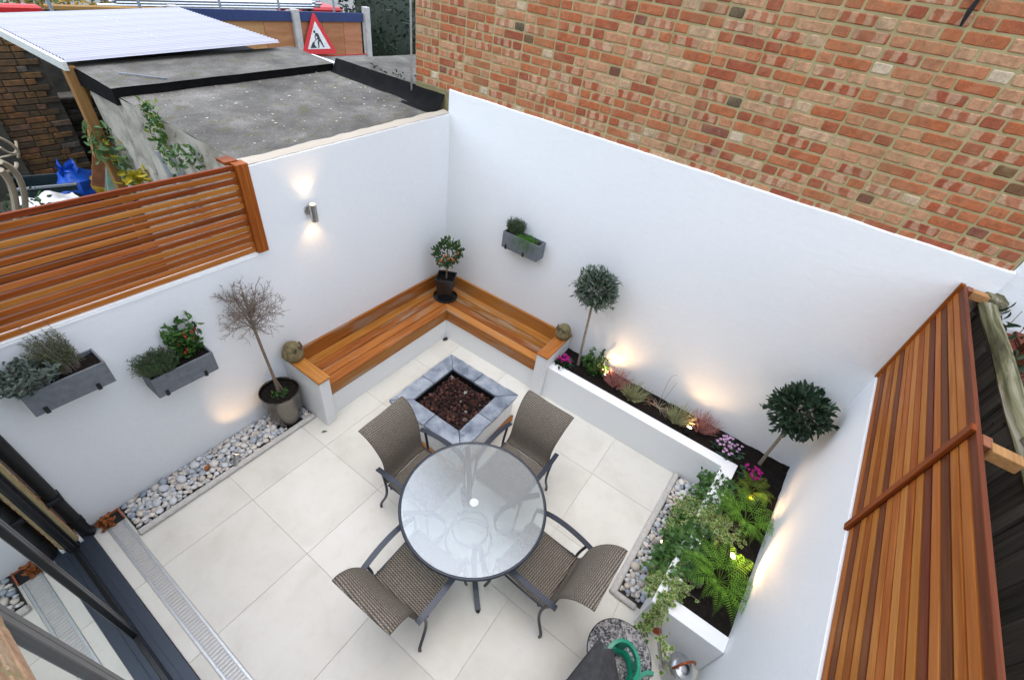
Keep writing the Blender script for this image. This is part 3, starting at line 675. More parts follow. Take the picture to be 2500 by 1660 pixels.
# ================================================================= RAISED PLANTER
pl = thing('raised_planter', 'L-shaped white rendered raised planter with lights along two walls', 'planter')
HP = .4616; yA = wk(-.5, .56)[1]; yB = wk(-2.145, .56)[1]; ya = wk(-.375, .43)[1]; yb = wk(-2.02, .43)[1]
def seg(name, poly, parent=pl):
    o = MB().prism(poly, 0, HP).build(name, 'white_render', parent); b = o.modifiers.new('b', 'BEVEL'); b.width = .004; b.segments = 2; b.limit_method = 'ANGLE'
seg('front_wall', [(-.5, -2.068), (-.375, -2.068), (-.375, ya), (-.5, yA)])
seg('front_wall', [(-.5, yA), (-.375, ya), (-2.02, yb), (-2.145, yB)])
seg('end_wall', [(-2.145, yB), (-2.02, yb), (-2.02, wk(-2.02, .0)[1] + .002), (-2.145, wk(-2.145, 0)[1] + .002)])
def soil_poly(name, parent, fn, nu, nv, mat='soil'):
    m = MB(); m.sheet(fn, nu, nv); return m.build(name, mat, parent, True)
def sz(x, y, z0=.428): return z0 + .016 * mn.noise(Vector((x * 9, y * 9, 0))) + .008 * mn.noise(Vector((x * 31, y * 31, 4)))
soil_poly('soil', pl, lambda u, v: (lambda x, y: (x, y, sz(x, y) + (.012 if v > .9 else 0)))(-.376 + .376 * v, -2.07 - (2.06 + .60 * 1) * u if True else 0), 90, 14)
soil_poly('soil', pl, lambda u, v: (lambda x: (lambda p: (p[0], p[1], sz(p[0], p[1], .4235)))(wk(x, .431 * v)))(-.30 - 1.722 * u), 70, 16)
# ---- pebble beds
PM = []
for i in range(8):
    m = MB(); m.blob((0, 0, 0), 1, 8, 6, .22, 1, uni(.68, .92), uni(.42, .6), seed=20 + i); PM.append(m.mesh('pebble', 'pebble', 'full'))
def pebble_bed(name, label, poly_test, bx, parent_mat, num, seed, base_z=.02):
    random.seed(seed); root = thing(name, label, 'pebbles'); x0, x1, y0, y1 = bx; got = []; tries = 0
    low = MB()
    for _ in range(int(num * 2.8)):
        x, y = uni(x0, x1), uni(y0, y1)
        if poly_test(x, y, .012): low.blob((x, y, base_z - .003 + uni(-.004, .004)), uni(.014, .024), 6, 4, .2, 1, .8, .6, seed=rnd() * 9)
    low.build('small_pebbles', 'pebble', root, True, kind='stuff')
    while len(got) < num and tries < 60000:
        tries += 1; r = (uni(.024, .046) if tries < 9000 else uni(.015, .027)); x, y = uni(x0, x1), uni(y0, y1)
        if not poly_test(x, y, r * .9): continue
        if all((x - a) ** 2 + (y - b) ** 2 > ((r + c) * .80) ** 2 for a, b, c in got):
            got.append((x, y, r)); o = put('pebble', PM[random.randrange(8)], root, (x, y, base_z + r * .35 + uni(-.004, .008)), rot=(uni(-.3, .3), uni(-.3, .3), uni(0, 6.28))); o.scale = (r, r, r)
    return root
def testL(x, y, r): return -4.13 + r < x < -2.475 - r and -.335 + r < y < -.003 - r and (x + 2.67) ** 2 + (y + .19) ** 2 > (.145 + r * .6) ** 2
pbL = pebble_bed('pebble_bed', 'bed of grey and white pebbles along the left wall under the troughs', testL, (-4.13, -2.475, -.335, -.003), None, 285, 31)
MB().box(-4.135, -2.465, -.345, -.001, -.004, .006).build('bed_base', 'bed_soil', pbL)
def kerb(name, L, w, h, loc, rz, label):
    def fn(u, v):
        a = v * pi; return (-L / 2 + L * u, -w / 2 * cos(a), min(h, h * .55 + h * .55 * sin(a)) if 0 < v < 1 else 0)
    return tag(MB().box(-L / 2, L / 2, -w / 2, w / 2, 0, h, .012).build(name, 'kerb_stone', None, loc=loc, rz=rz), label, 'kerb')
kerb('edging_kerb', 1.67, .055, .045, (-3.305, -.368, 0), 0, 'long grey stone kerb edging the left pebble bed')
def testR(x, y, r):
    d = y - wk(x, 0)[1]; return -1.995 + r < x < -.505 - r and d > .563 + r * .7 and y < -3.810 + (x + 2.0) * -.037 - r * .75
pbR = pebble_bed('pebble_bed', 'bed of white pebbles between the ivy-hung planter and the chairs', testR, (-1.995, -.505, -4.15, -3.8), None, 230, 32)
MB().prism([(-2.02, -3.80), (-.505, -3.865), (-.505, yA + .003), (-2.02, wk(-2.02, .563)[1])], -.004, .006).build('bed_base', 'bed_soil', pbR)
kerb('edging_kerb', 1.56, .06, .045, (-1.285, -3.806, 0), math.atan(-.055 / 1.5), 'grey stone kerb edging the right pebble bed')
kerb('edging_kerb', .20, .05, .044, (-2.045, -3.893, 0), R(90), 'short grey kerb piece closing the near end of the right pebble bed')
# ================================================================= WALL TROUGHS
def trough(name, label, loc, rz, w, d, h, nb=(.14, .78)):
    """back on the wall at local y=0, front at -d, bottom at z=0"""
    r = thing(name, label, 'trough', loc, rz); t_ = .012
    MB().box(0, w, -d, -d + t_, 0, h, .002).build('front_panel', 'zinc_box', r)
    MB().box(0, t_, -d + t_, 0, 0, h, .002).build('side_panel', 'zinc_box', r); MB().box(w - t_, w, -d + t_, 0, 0, h, .002).build('side_panel', 'zinc_box', r)
    MB().box(t_, w - t_, -t_, 0, 0, h - .002, .002).build('back_panel', 'zinc_box', r); MB().box(t_, w - t_, -d + t_, -t_, 0, .012).build('bottom', 'zinc_box', r)
    soil_poly('soil', r, lambda u, v: (t_ + (w - 2 * t_) * u, -t_ - (d - 2 * t_) * v, h - .028 + .01 * mn.noise(Vector((u * 9, v * 5, w)))), 18, 8)
    for q in nb:
        b = MB(); x = w * q; b.box(x - .012, x + .012, -d - .006, -d, -.004, .05, .002); b.box(x - .012, x + .012, -d - .004, 0, -.008, -.002); b.build('bracket', 'black_metal', r)
    return r
trough('wall_trough', 'grey zinc wall trough of sage and rosemary, leftmost on the white wall', (-4.15, -.002, 1.387), 0, .44, .2, .188)
trough('wall_trough', 'grey zinc wall trough holding thyme and a chilli plant', (-3.545, -.002, 1.06), 0, .455, .2, .195)
trough('wall_trough', 'small grey zinc trough with chives on the wall right of the corner', (-.002, -.985, 1.47), R(-90), .487, .155, .2, (.12, .62))
# ================================================================= LAMPS
def warm_spot(name, loc, d, energy, size, blend=.6, r=.02, parent=None, col=(1, .58, .27)):
    l = bpy.data.lights.new(name, 'SPOT'); o = bpy.data.objects.new(name, l); COL.objects.link(o)
    l.energy = energy; l.spot_size = R(size); l.spot_blend = blend; l.shadow_soft_size = r; l.color = col
    o.location = loc; o.rotation_euler = (-Vector(d)).to_track_quat('Z', 'Y').to_euler()
    if parent: o.parent = parent; 
    return o
lamp = thing('wall_lamp', 'lit brushed steel up and down cylinder lamp on the white wall', 'lamp', (-1.895, 0, 2.07))
MB().lathe([(.045, 0), (.047, .006), (.044, .014), (.03, .018)], 24).build('back_plate', 'steel', lamp, True, rot=(R(90), 0, 0))
MB().tube([(0, -.012, 0), (0, -.05, 0)], .012, 10).build('arm', 'steel', lamp, True)
MB().lathe([(.026, -.08), (.031, -.082), (.031, .082), (.026, .08)], 28, (0, -.078, 0), False, False).build('cylinder', 'steel', lamp, True)
for s in (-1, 1):
    MB().lathe([(.0255, 0), (.0255, .002)], 20, (0, -.078, s * .074 - (.002 if s > 0 else 0))).build('lens', 'lamp_lens', lamp)
    warm_spot('lamp_light', (0, -.078, s * .084), (0, .16, s), 1.35, 95, 1.0, .02, lamp)
def spike(name, loc, d, label, energy=4, size=80, body='steel', L=.075, r=.024):
    root = thing(name, label, 'spotlight', loc); d = Vector(d).normalized(); q = d.to_track_quat('Z', 'Y').to_matrix().to_4x4()
    m = MB(); m.M = Matrix.Translation((0, 0, .045)) @ q; m.lathe([(r * .8, -L * .5), (r, -L * .4), (r, L * .5), (r * .86, L * .5), (r * .86, L * .38)], 20, cap1=False); m.build('housing', body, root, True)
    m = MB(); m.M = Matrix.Translation((0, 0, .045)) @ q; m.lathe([(r * .85, L * .39), (r * .85, L * .42)], 18); m.build('lens', 'lamp_lens', root)
    MB().tube([(0, 0, .02), (0, 0, -.03)], .006, 6).build('spike', 'black_metal', root)
    warm_spot('spot_light', Vector((0, 0, .045)) + d * (L * .5 + .006), d, energy, size, .8, .018, root)
spike('garden_spotlight', (-3.292, -.332, .03), (.42, .36, .50), 'small steel spotlight standing in the left pebbles', 2.2, 80, L=.11)
spike('garden_spotlight', (-1.42, -3.93, .03), (.15, -.55, .62), 'steel spotlight in the right pebbles under the trailing ivy', .8, 60, L=.10)
spike('garden_spotlight', (-.20, -2.655, .435), (.36, .0, .92), 'lit planter spotlight between the chilli bush and the pink heather', 5, 140, 'black_metal')
spike('garden_spotlight', (-.29, -3.71, .435), (.22, .0, .96), 'lit planter spotlight between the green tuft and the second pink heather', 4, 130, 'black_metal', r=.032)
spike('garden_spotlight', wk(-.73, .29, .425), (.25, -.8, .6), 'lit planter spotlight below the yellow-lit fern', 3.4, 110, 'black_metal')
spike('garden_spotlight', wk(-1.40, .20, .43), (-.1, -.35, .93), 'bright planter spotlight on bare soil between the two big ferns', 7.0, 140, 'black_metal', r=.032)
# ================================================================= TABLE
random.seed(41)
TC = (-2.505, -2.545)
tb = thing('patio_table', 'round rippled glass patio table with dark metal rim and curved legs', 'table', (TC[0], TC[1], 0))
RT, HTB = .578, .72
MB().lathe([(0.03, -.003), (RT - .012, -.003), (RT - .012, .003), (0.03, .003)], 72, (0, 0, HTB), False, False).build('glass_top', 'table_glass', tb)
m = MB(); n = 96; m.tube([((RT - .006) * cos(2 * pi * i / n), (RT - .006) * sin(2 * pi * i / n), HTB - .004) for i in range(n + 1)], .013, 10, False, upv=(0, 0, 1)); m.build('rim', 'frame_metal', tb, True)
MB().lathe([(.018, -.012), (.034, -.010), (.036, .006), (.03, .010), (.018, .010)], 24, (0, 0, HTB)).build('hub_cap', 'trim_white', tb, True)
def bez(pts, n):
    out = []
    for i in range(n + 1):
        t_ = i / n; q = [Vector(p) for p in pts]
        while len(q) > 1: q = [q[k].lerp(q[k + 1], t_) for k in range(len(q) - 1)]
        out.append(q[0])
    return out
def strap(path, w, th, upv):
    m = MB(); path = [Vector(p) for p in path]; v = []; f = []
    for i, p in enumerate(path):
        t_ = (path[min(i + 1, len(path) - 1)] - path[max(i - 1, 0)]).normalized(); x = Vector(upv); x = (x - t_ * x.dot(t_)).normalized(); y = t_.cross(x)
        v += [p + x * w / 2 + y * th / 2, p - x * w / 2 + y * th / 2, p - x * w / 2 - y * th / 2, p + x * w / 2 - y * th / 2]
    for i in range(len(path) - 1):
        for k in range(4): f.append((i * 4 + k, i * 4 + (k + 1) % 4, i * 4 + 4 + (k + 1) % 4, i * 4 + 4 + k))
    f += [(3, 2, 1, 0), tuple(len(path) * 4 - 4 + k for k in range(4))]; m.add(v, f); return m
def LEGS(p, up):
    m = strap(p, .044, .012, up); return m.build('leg', 'frame_metal', tb)
for i in range(4):
    a = R(45 + 90 * i) + (R(3) if i else 0); dx, dy = cos(a), sin(a)
    pth = bez([(RT - .03, 0, .70), (.42, 0, .70), (.16, 0, .66), (.10, 0, .36), (.20, 0, .10), (.36, 0, .07), (.545, 0, .012)], 22)
    pth = [(p.x * dx, p.x * dy, p.z) for p in pth]
    o = LEGS(pth, (-dy, dx, 0))
    MB().lathe([(.016, 0), (.018, .006), (.016, .02)], 10, (pth[-1][0], pth[-1][1], 0)).build('foot_cap', 'black_metal', o)
for rr, zz in ((.155, .30), (.20, .085)):
    MB().tube([(rr * cos(2 * pi * i / 40), rr * sin(2 * pi * i / 40), zz) for i in range(41)], .009, 8, False, upv=(0, 0, 1)).build('ring', 'frame_metal', tb, True)
# ================================================================= CHAIRS (face local +Y)
def wicker_sheet(prof, w, th, nx=14):
    """sweep a profile (y,z,halfwidth factor) across x, closed slab with uv in metres"""
    P = []
    for i in range(len(prof) - 1):
        for k in range(3):
            t_ = k / 3; a, b = prof[i], prof[i + 1]; P.append(tuple(a[j] + (b[j] - a[j]) * t_ for j in range(3)))
    P.append(prof[-1]); n = len(P)
    for it in range(2): P = [P[0]] + [tuple((P[i - 1][j] + 2 * P[i][j] + P[i + 1][j]) / 4 for j in range(3)) for i in range(1, n - 1)] + [P[-1]]
    V = []; F = []; UV = []; S = [0]
    for i in range(1, n): S.append(S[-1] + sqrt((P[i][0] - P[i - 1][0]) ** 2 + (P[i][1] - P[i - 1][1]) ** 2))
    for side in (0, 1):
        for i, (y, z, hf) in enumerate(P):
            a, b = P[max(0, i - 1)], P[min(n - 1, i + 1)]; ty, tz = b[0] - a[0], b[1] - a[1]; L = sqrt(ty * ty + tz * tz); ny, nz = -tz / L, ty / L
            off = th / 2 * (1 if side else -1)
            for k in range(nx + 1):
                u = k / nx * 2 - 1; e = 1 - abs(u) ** 8 * .8
                sag = -.012 * (1 - u * u)
                V.append((u * w / 2 * hf, y + ny * (off * e - sag), z + nz * (off * e - sag))); UV.append((u * w / 2 + .25, S[i]))
    N = n * (nx + 1)
    for i in range(n - 1):
        for k in range(nx):
            a = i * (nx + 1) + k; F.append((a, a + 1, a + nx + 2, a + nx + 1)); F.append((N + a + nx + 1, N + a + nx + 2, N + a + 1, N + a))
    for i in range(n - 1):
        a = i * (nx + 1); F.append((a + nx + 1, N + a + nx + 1, N + a, a)); a += nx; F.append((a, N + a, N + a + nx + 1, a + nx + 1))
    for k in range(nx): F.append((k, N + k, N + k + 1, k + 1)); a = (n - 1) * (nx + 1) + k; F.append((a + 1, N + a + 1, N + a, a))
    me = bpy.data.meshes.new('wicker'); me.from_pydata(V, [], F); me.materials.append(MAT['wicker'])
    uvl = me.uv_layers.new(name='UVMap'); uvl.data.foreach_set('uv', [c for f in F for i in f for c in UV[i]])
    me.polygons.foreach_set('use_smooth', [True] * len(F)); me.update(); return me
chair = thing('wicker_chair', '', 'chair', group='wicker chairs around the glass table')
put('seat', wicker_sheet([(.285, .345, .98), (.272, .405, 1), (.22, .428, 1), (.1, .418, 1), (-.05, .402, 1), (-.15, .394, 1), (-.195, .402, 1)], .47, .022), chair)
put('backrest', wicker_sheet([(-.200, .402, 1), (-.228, .44, .98), (-.240, .52, .95), (-.243, .60, .94), (-.262, .69, .96), (-.305, .78, 1.0), (-.352, .85, 1.03), (-.405, .895, 1.05), (-.455, .918, 1.06), (-.485, .915, 1.05)], .48, .024), chair)
for s in (-1, 1):
    arm = bez([(s * .268, -.275, .595), (s * .285, -.12, .632), (s * .288, .06, .640), (s * .278, .19, .625), (s * .262, .255, .57)], 12)
    strap(arm, .042, .010, (1, 0, 0)).build('armrest', 'frame_metal', chair)
    fl = bez([(s * .262, .250, .585), (s * .258, .275, .45), (s * .255, .25, .22), (s * .268, .31, .0)], 12); MB().tube(fl, .012, 8, True, upv=(1, 0, 0)).build('leg', 'frame_metal', chair, True)
    rl = bez([(s * .270, -.225, .612), (s * .268, -.20, .45), (s * .262, -.10, .25), (s * .275, -.30, .10), (s * .282, -.262, .0)], 14); MB().tube(rl, .012, 8, True, upv=(1, 0, 0)).build('leg', 'frame_metal', chair, True)
    sr = bez([(s * .242, .27, .395), (s * .242, .0, .385), (s * .242, -.19, .395)], 10)
    MB().tube(sr, .009, 6, True, upv=(1, 0, 0)).build('side_rail', 'frame_metal', chair, True)
for y in (.24, -.15): MB().tube([(-.255, y, .385), (.255, y, .385)], .009, 6).build('cross_bar', 'frame_metal', chair, True)
spots = [((-2.445, -1.945), R(180), 'wicker chair with its back to the fire pit and left bench'),
         ((-1.845, -2.525), R(90), 'wicker chair with its back to the long planter and pink heathers'),
         ((-3.085, -2.485), R(-90), 'wicker chair nearest the drain, lower left of the table'),
         ((-2.425, -3.195), R(0), 'wicker chair beside the right pebble bed and mosaic table')]
for i, (p, rz, lb) in enumerate(spots):
    c = chair if i == 0 else copy_tree(chair)
    c.location = (p[0], p[1], 0); c.rotation_euler = (0, 0, rz + R((2, -1, 1, -2)[i])); c['label'] = lb
# ================================================================= DRAIN
dr = thing('slot_drain', 'galvanised slotted drain channel across the paving by the doors', 'drain', (-4.2145, 0, 0))
XW = .059; y0, y1 = -.14, -4.6
MB().box(-XW + .004, XW - .004, y0 - .002, y1, -.055, -.045).build('channel', 'drain_dark', dr)
for s in (-1, 1): MB().box(s * XW, s * (XW - .017), y0, y1, -.05, .002, .001).build('side_rail', 'grate_metal', dr)
bm_ = MB().box(-XW + .0175, XW - .0175, -.0055, .0055, -.003, .0014, .001).mesh('bar', 'grate_metal'); y = y0 - .012
while y > -3.3: put('bar', bm_, dr, (0, y, 0)); y -= .028
m = MB()
while y > y1: m.box(-XW + .0175, XW - .0175, y - .0075, y + .0075, -.012, .0014); y -= .0236
m.build('bars_beyond', 'grate_metal', dr, kind='stuff')
gy = thing('gully', 'open gully with terracotta edging at the end of the drain', 'gully', (-4.21, -.07, 0))
MB().box(-.075, .07, -.062, .062, -.004, .004).build('opening', 'drain_dark', gy)
m = MB(); m.box(.058, .07, -.06, .06, .002, .028, .002); m.box(-.07, .057, .05, .06, .002, .02, .002); m.build('tile_edging', 'terracotta', gy)
m = Leaves(); tpl = leaf_tpl(.6, .15, 3)
for i in range(90): m.put(tpl, (uni(-.06, .03), uni(-.06, .05), uni(.005, .04)), rdir(.1), uni(.025, .045))
tag(m.build('leaf_heap', 'orange_leaf', None, loc=(-4.24, -.085, 0)), 'heap of orange-brown dead leaves in the gully corner', 'leaves')
m = Leaves(); m.put(tpl, (0, 0, 0), (.5, .4, .1), .075, 0); tag(m.build('fallen_leaf', 'orange_leaf', None, loc=(-3.52, -.23, .055)), 'single orange leaf lying on the left pebbles', 'leaf')
m = Leaves(); m.put(tpl, (0, 0, 0), (1, -.5, .02), .06, 0, 0, .6); tag(m.build('fallen_leaf', 'leaf_weed', None, loc=(-2.56, -.60, .006)), 'small green leaf on the paving by the left bench pillar', 'leaf')
# ================================================================= HOUSE FRONT AND BIFOLD DOOR
random.seed(51)
fc = thing('house_front', 'brick front of the house with a lintel over the bifold doors', 'house')
MB().box(-8.2, -7.8, -9, 1.0, -.05, 8.0).build('sky_block_wall', 'mortar', fc); MB().box(-7.8, -4.76, -9, .3, 2.95, 3.04).build('extension_roof', 'felt_roof', fc)  # tall unseen wall, added to dim the sky light on the right wall
MB().box(-4.75, -4.432, -9, .3, 2.42, 3.05).build('upper_wall', 'mortar', fc)
MB().box(-4.75, -4.432, -.115, .3, 0.06, 2.42).build('pier', 'mortar', fc)
it = []
for row in range(8):
    z = 2.42 + .0375 + row * .075; y = .2 - (row % 2) * .11; k = row % 2
    while y > -7.5:
        L = .215 if k else .1025; a, b, d = VAR[k][random.randrange(92)]; d = (d[0], uni(.72, .95), .2, d[3]); it.append(([(-4.44 + .012 - x, y_, z_) for x, y_, z_ in a], [q[::-1] for q in b], (y - L / 2, z), d)); y -= L + .0105; k = 1 - k
put('bricks_above_door', brick_mesh('bricks', it), fc, kind='stuff')
hb = brick_mesh('brick', [([(-x, y_, z_) for x, y_, z_ in VAR[0][3][0]], [q[::-1] for q in VAR[0][3][1]], (0, 0), (.1, .62, .1, .4))])
for row in range(31):
    hm = brick_mesh('brick', [([(-x, y_, z_) for x, y_, z_ in VAR[0][row % 92][0]], [q[::-1] for q in VAR[0][row % 92][1]], (0, 0), (.1, uni(.6, .9), .1, rnd()))])
    put('brick', hm, fc, (-4.424, -.062, .10 + row * .075))
MB().box(-4.44, -4.418, -.118, -.01, 0, .062, .003).build('plinth', 'white_render', fc)
bd = thing('bifold_door', 'dark grey aluminium bifold doors with large glass panes', 'door')
MB().box(-4.466, -4.362, -6.2, -.075, -.004, .022, .003).build('threshold', 'door_metal', bd)
MB().box(-4.56, -4.467, -6.2, -.075, -.004, .032, .003).build('track', 'door_metal', bd)
MB().box(-4.430, -4.424, -6.2, -.08, .0215, .026, .001).build('track_rib', 'door_metal', bd)
MB().box(-4.56, -4.452, -.165, -.118, .03, 2.41, .003).build('jamb', 'door_black', bd); MB().box(-4.56, -4.452, -6.2, -.166, 2.33, 2.41, .003).build('head', 'door_black', bd)
for i in range(6):
    ya_, yb_ = -.168 - i * .945, -.168 - (i + 1) * .945 + .004
    lf_ = MB().box(-4.520, -4.468, ya_, ya_ - .05, .034, 2.325, .004).build('leaf_stile', 'door_black' if i < 2 else 'door_grey', bd)
    MB().box(-4.520, -4.468, yb_, yb_ + .05, .034, 2.325, .004).build('leaf_stile', 'door_black' if i < 1 else 'door_grey', bd)
    MB().box(-4.518, -4.470, ya_ - .051, yb_ + .051, .034, .095, .004).build('bottom_rail', 'door_black', bd); MB().box(-4.518, -4.470, ya_ - .051, yb_ + .051, 2.26, 2.325, .004).build('top_rail', 'door_black', bd)
    MB().box(-4.502, -4.486, ya_ - .045, yb_ + .045, .09, 2.265).build('glass_pane', 'door_glass', bd)
tag(MB().box(-9, -4.6, -6.5, .2, -.04, -.008).build('indoor_floor', 'limestone_tile'), 'pale stone floor inside the house behind the glass doors', 'floor')
dp = thing('downpipe', 'black downpipe in the corner of house and garden wall', 'pipe')
MB().tube([(-4.375, -.058, 2.6), (-4.375, -.058, .10), (-4.365, -.07, .045), (-4.33, -.085, .02)], .040, 16).build('pipe', 'black_metal', dp, True)
for z in (.55, 1.6): MB().box(-4.424, -4.33, -.115, -.012, z - .02, z + .02, .004).build('clip', 'black_metal', dp)
MB().lathe([(.046, 0), (.046, .07)], 16, (-4.375, -.058, .16)).build('socket', 'black_metal', dp, True)
# ================================================================= THINGS AT THE BOTTOM EDGE
mt = thing('mosaic_table', 'small round side table with black and grey mosaic top', 'side table', (-2.62, -3.96, 0))
t = NT('mosaic'); v = t.coord('Object'); vo = t.n('TexVoronoi', {'Vector': v, 'Scale': 55.0}, feature='DISTANCE_TO_EDGE'); no = t.noise(v, 34, 4, .7, 1.2); lg_ = t.noise(v, 5, 3)
f = t.ramp(t.math('ADD', t.math('MULTIPLY', no, .75), t.math('MULTIPLY', lg_, .3)), [(.42, (.010, .013, .022)), (.50, (.04, .045, .055)), (.56, (.27, .27, .26)), (.72, (.42, .41, .39))]); t.set(f, .3, 0, .5)
MB().lathe([(.215, -.012), (.222, -.010), (.222, .008), (.216, .011)], 56, (0, 0, .45)).build('top', 'mosaic', mt, True)
MB().tube([(.221 * cos(2 * pi * i / 48), .221 * sin(2 * pi * i / 48), .45) for i in range(49)], .008, 6, False, upv=(0, 0, 1)).build('rim', 'black_metal', mt, True)
for i in range(3):
    a = R(20 + 120 * i); MB().tube(bez([(.17 * cos(a), .17 * sin(a), .44), (.08 * cos(a), .08 * sin(a), .25), (.17 * cos(a), .17 * sin(a), 0)], 10), .007, 6).build('leg', 'black_metal', mt, True)
bb = thing('covered_barbecue', 'charcoal fabric cover draped over a tall barbecue at the bottom edge', 'barbecue', (0, 0, 0))
def cov(u, v):
    # ridge runs from the tip down and away from the planter; two falling flanks
    rx, ry, rz_ = -2.79 - .75 * u, -3.825 - .10 * u, .80 + .05 * u
    s = (v - .5) * 2; w = .05 + (.33 if s > 0 else .16) * min(1, u * 1.9)
    y = ry - s * w - .05 * u; z = rz_ - .45 * abs(s) ** 1.3 * w * 1.6 + .014 * mn.noise(Vector((u * 6, v * 5, 2)))
    return (rx + .05 * abs(s), y, z)
m = MB(); m.sheet(cov, 26, 18); o = m.build('cover', 'charcoal_fabric', bb, True); o.modifiers.new('s', 'SOLIDIFY').thickness = .006
MB().box(-3.5, -2.95, -4.10, -3.78, 0, .62, .02).build('cabinet', 'black_metal', bb)
gr = thing('hose_reel', 'green plastic hose reel partly under the charcoal cover', 'hose reel', (-2.74, -3.965, .47))
m = strap([(.125 * cos(a), .105 * sin(a), .20 + .012 * sin(2 * a)) for a in [R(-115 + i * 8.6) for i in range(31)]], .045, .022, (0, 0, 1)); m.build('rim', 'green_plastic', gr, True)
m = MB(); m.tube([(.115 * cos(a), .098 * sin(a), .06) for a in [R(-110 + i * 8.6) for i in range(30)]], .022, 8, True, flat=2.0, upv=(0, 0, 1)); m.build('drum', 'green_plastic', gr, True)
for a in (R(-60), R(20), R(85)): MB().box(-.014, .014, -.03, .03, -.075, .075, .006).build('rib', 'green_plastic', gr, loc=(.125 * cos(a), .105 * sin(a), .14), rz=a)
m = strap([(-.02 + .10 * cos(a), -.21 + .085 * sin(a), .17) for a in [R(10 + i * 10) for i in range(17)]], .045, .022, (0, 0, 1)); m.build('handle', 'green_plastic', gr, True)
wc = thing('watering_can', 'galvanised watering can with copper rose and handle beside the planter end', 'watering can', (-2.30, -4.40, 0))
MB().lathe([(.0, 0), (.088, 0), (.092, .01), (.09, .20), (.093, .205), (.086, .215), (.05, .245), (.0, .252)], 32, cap0=False, cap1=False).build('body', 'galvanised', wc, True)
MB().lathe([(.072, .2), (.066, .235), (.04, .250)], 24, (-.02, -.02, .012), False, False).build('hood', 'galvanised', wc, True)
sp = [(-.015, .08, .05), (.03, .15, .13), (.085, .225, .235)]
MB().tube(sp, [.017, .013, .010], 10).build('spout', 'galvanised', wc, True)
MB().tube([(.0, .07, .2), (.05, .18, .175)], .004, 6).build('brace', 'galvanised', wc, True)
m = MB(); dd = Vector((.35, .55, .75)).normalized(); m.M = Matrix.Translation(sp[-1]) @ dd.to_track_quat('Z', 'Y').to_matrix().to_4x4(); m.lathe([(.010, -.012), (.034, .018), (.036, .024), (.0, .03)], 20, cap1=False); m.build('rose', 'copper', wc, True)
MB().tube(bez([(-.06, .05, .235), (-.03, .02, .36), (.06, -.06, .34), (.085, -.09, .2)], 14), .0085, 8).build('handle', 'copper', wc, True)
# ================================================================= PLANTS
L2 = leaf_tpl(.36, .10, 2); L3 = leaf_tpl(.5, .12, 3); LN = leaf_tpl(.22, .06, 2); LR = leaf_tpl(.85, .10, 3); IV = ivy_tpl()
def crown_ball(c, r, n, tpl, size, mat, name, parent, squash=1.0, out=.75, shell=.45, seed=0, stray=0, wsc=1.0):
    m = Leaves(); C = Vector(c)
    for i in range(n):
        d = rdir(); k = 1 + .22 * mn.noise(d * 2.3 + Vector((seed, 0, seed * 2))) + .06 * mn.noise(d * 6)
        rr = r * k * (shell + (1 - shell) * sqrt(rnd())); p = C + Vector((d.x * rr, d.y * rr, d.z * rr * squash))
        dd = (d * out + rdir() * (1 - out * .55) + Vector((0, 0, .15))).normalized(); m.put(tpl, p, dd, size * uni(.7, 1.25), wscale=wsc)
    for i in range(stray):
        d = rdir(.2); p0 = C + d * r * .9
        for k in range(9):
            p = p0 + d * (.012 * k) * (r / .25) ; m.put(tpl, p, (d + rdir() * .8).normalized(), size * uni(.7, 1.05), wscale=wsc)
    return m.build(name, mat, parent)
def branches(c, r, base, n, rad, mat, parent, name='branch', seed=1):
    m = MB(); C = Vector(c); B = Vector(base)
    for i in range(n):
        d = rdir(.15); e = C + d * r * uni(.6, .95); mid = B.lerp(e, .5) + rdir() * r * .12; m.tube([B, mid, e], [rad, rad * .7, rad * .3], 5)
    return m.build(name, mat, parent, True)
random.seed(61)
# kumquat in black pot
kp = thing('black_pot', 'glossy black square pot standing in the bench corner', 'pot', (-.31, -.30, HS + .002), R(31))
MB().lathe([(.13, 0), (.155, .004), (.160, .03), (.152, .032), (.145, .012)], 36, cap1=False).build('saucer', 'black_glaze', kp, True)
m = MB(); h = .335; a, b = .083, .122
def sq(w, z): return [(-w, -w, z), (w, -w, z), (w, w, z), (-w, w, z)]
v = sq(a, .012) + sq(b * .97, h - .04) + sq(b, h - .035) + sq(b, h) + sq(b - .016, h) + sq(b - .022, h - .05); f = [(3, 2, 1, 0)]
for i in range(5):
    for k in range(4): f.append((i * 4 + k, i * 4 + (k + 1) % 4, i * 4 + 4 + (k + 1) % 4, i * 4 + 4 + k))
m.add(v, f); o = m.build('pot_body', 'black_glaze', kp); q = o.modifiers.new('b', 'BEVEL'); q.width = .006; q.segments = 2; q.limit_method = 'ANGLE'
soil_poly('soil', kp, lambda u, v: (-.104 + .208 * u, -.104 + .208 * v, h - .045 + .012 * mn.noise(Vector((u * 5, v * 5, 0)))), 8, 8)
kt = thing('kumquat_tree', 'small kumquat standard with orange fruit in the black corner pot', 'tree', (-.30, -.295, HS + .29))
MB().tube([(0, 0, 0), (.006, .003, .1), (-.002, .0, .22)], [.011, .009, .008], 7).build('trunk', 'bark', kt, True)
branches((0, 0, .37), .15, (0, 0, .2), 12, .005, 'bark', kt)
crown_ball((0, 0, .375), .165, 380, L3, .052, 'leaf_kumquat', 'crown', kt, 1.05, seed=4, stray=5)
for i, (x, y, z) in enumerate(((-.05, -.14, .36), (-.10, -.10, .38), (.03, -.14, .42), (-.12, -.06, .41), (-.03, -.14, .33), (-.14, -.02, .33), (.06, -.12, .33))): MB().blob((x, y, z), .017, 8, 6).build('fruit', 'fruit_orange', kt, True)
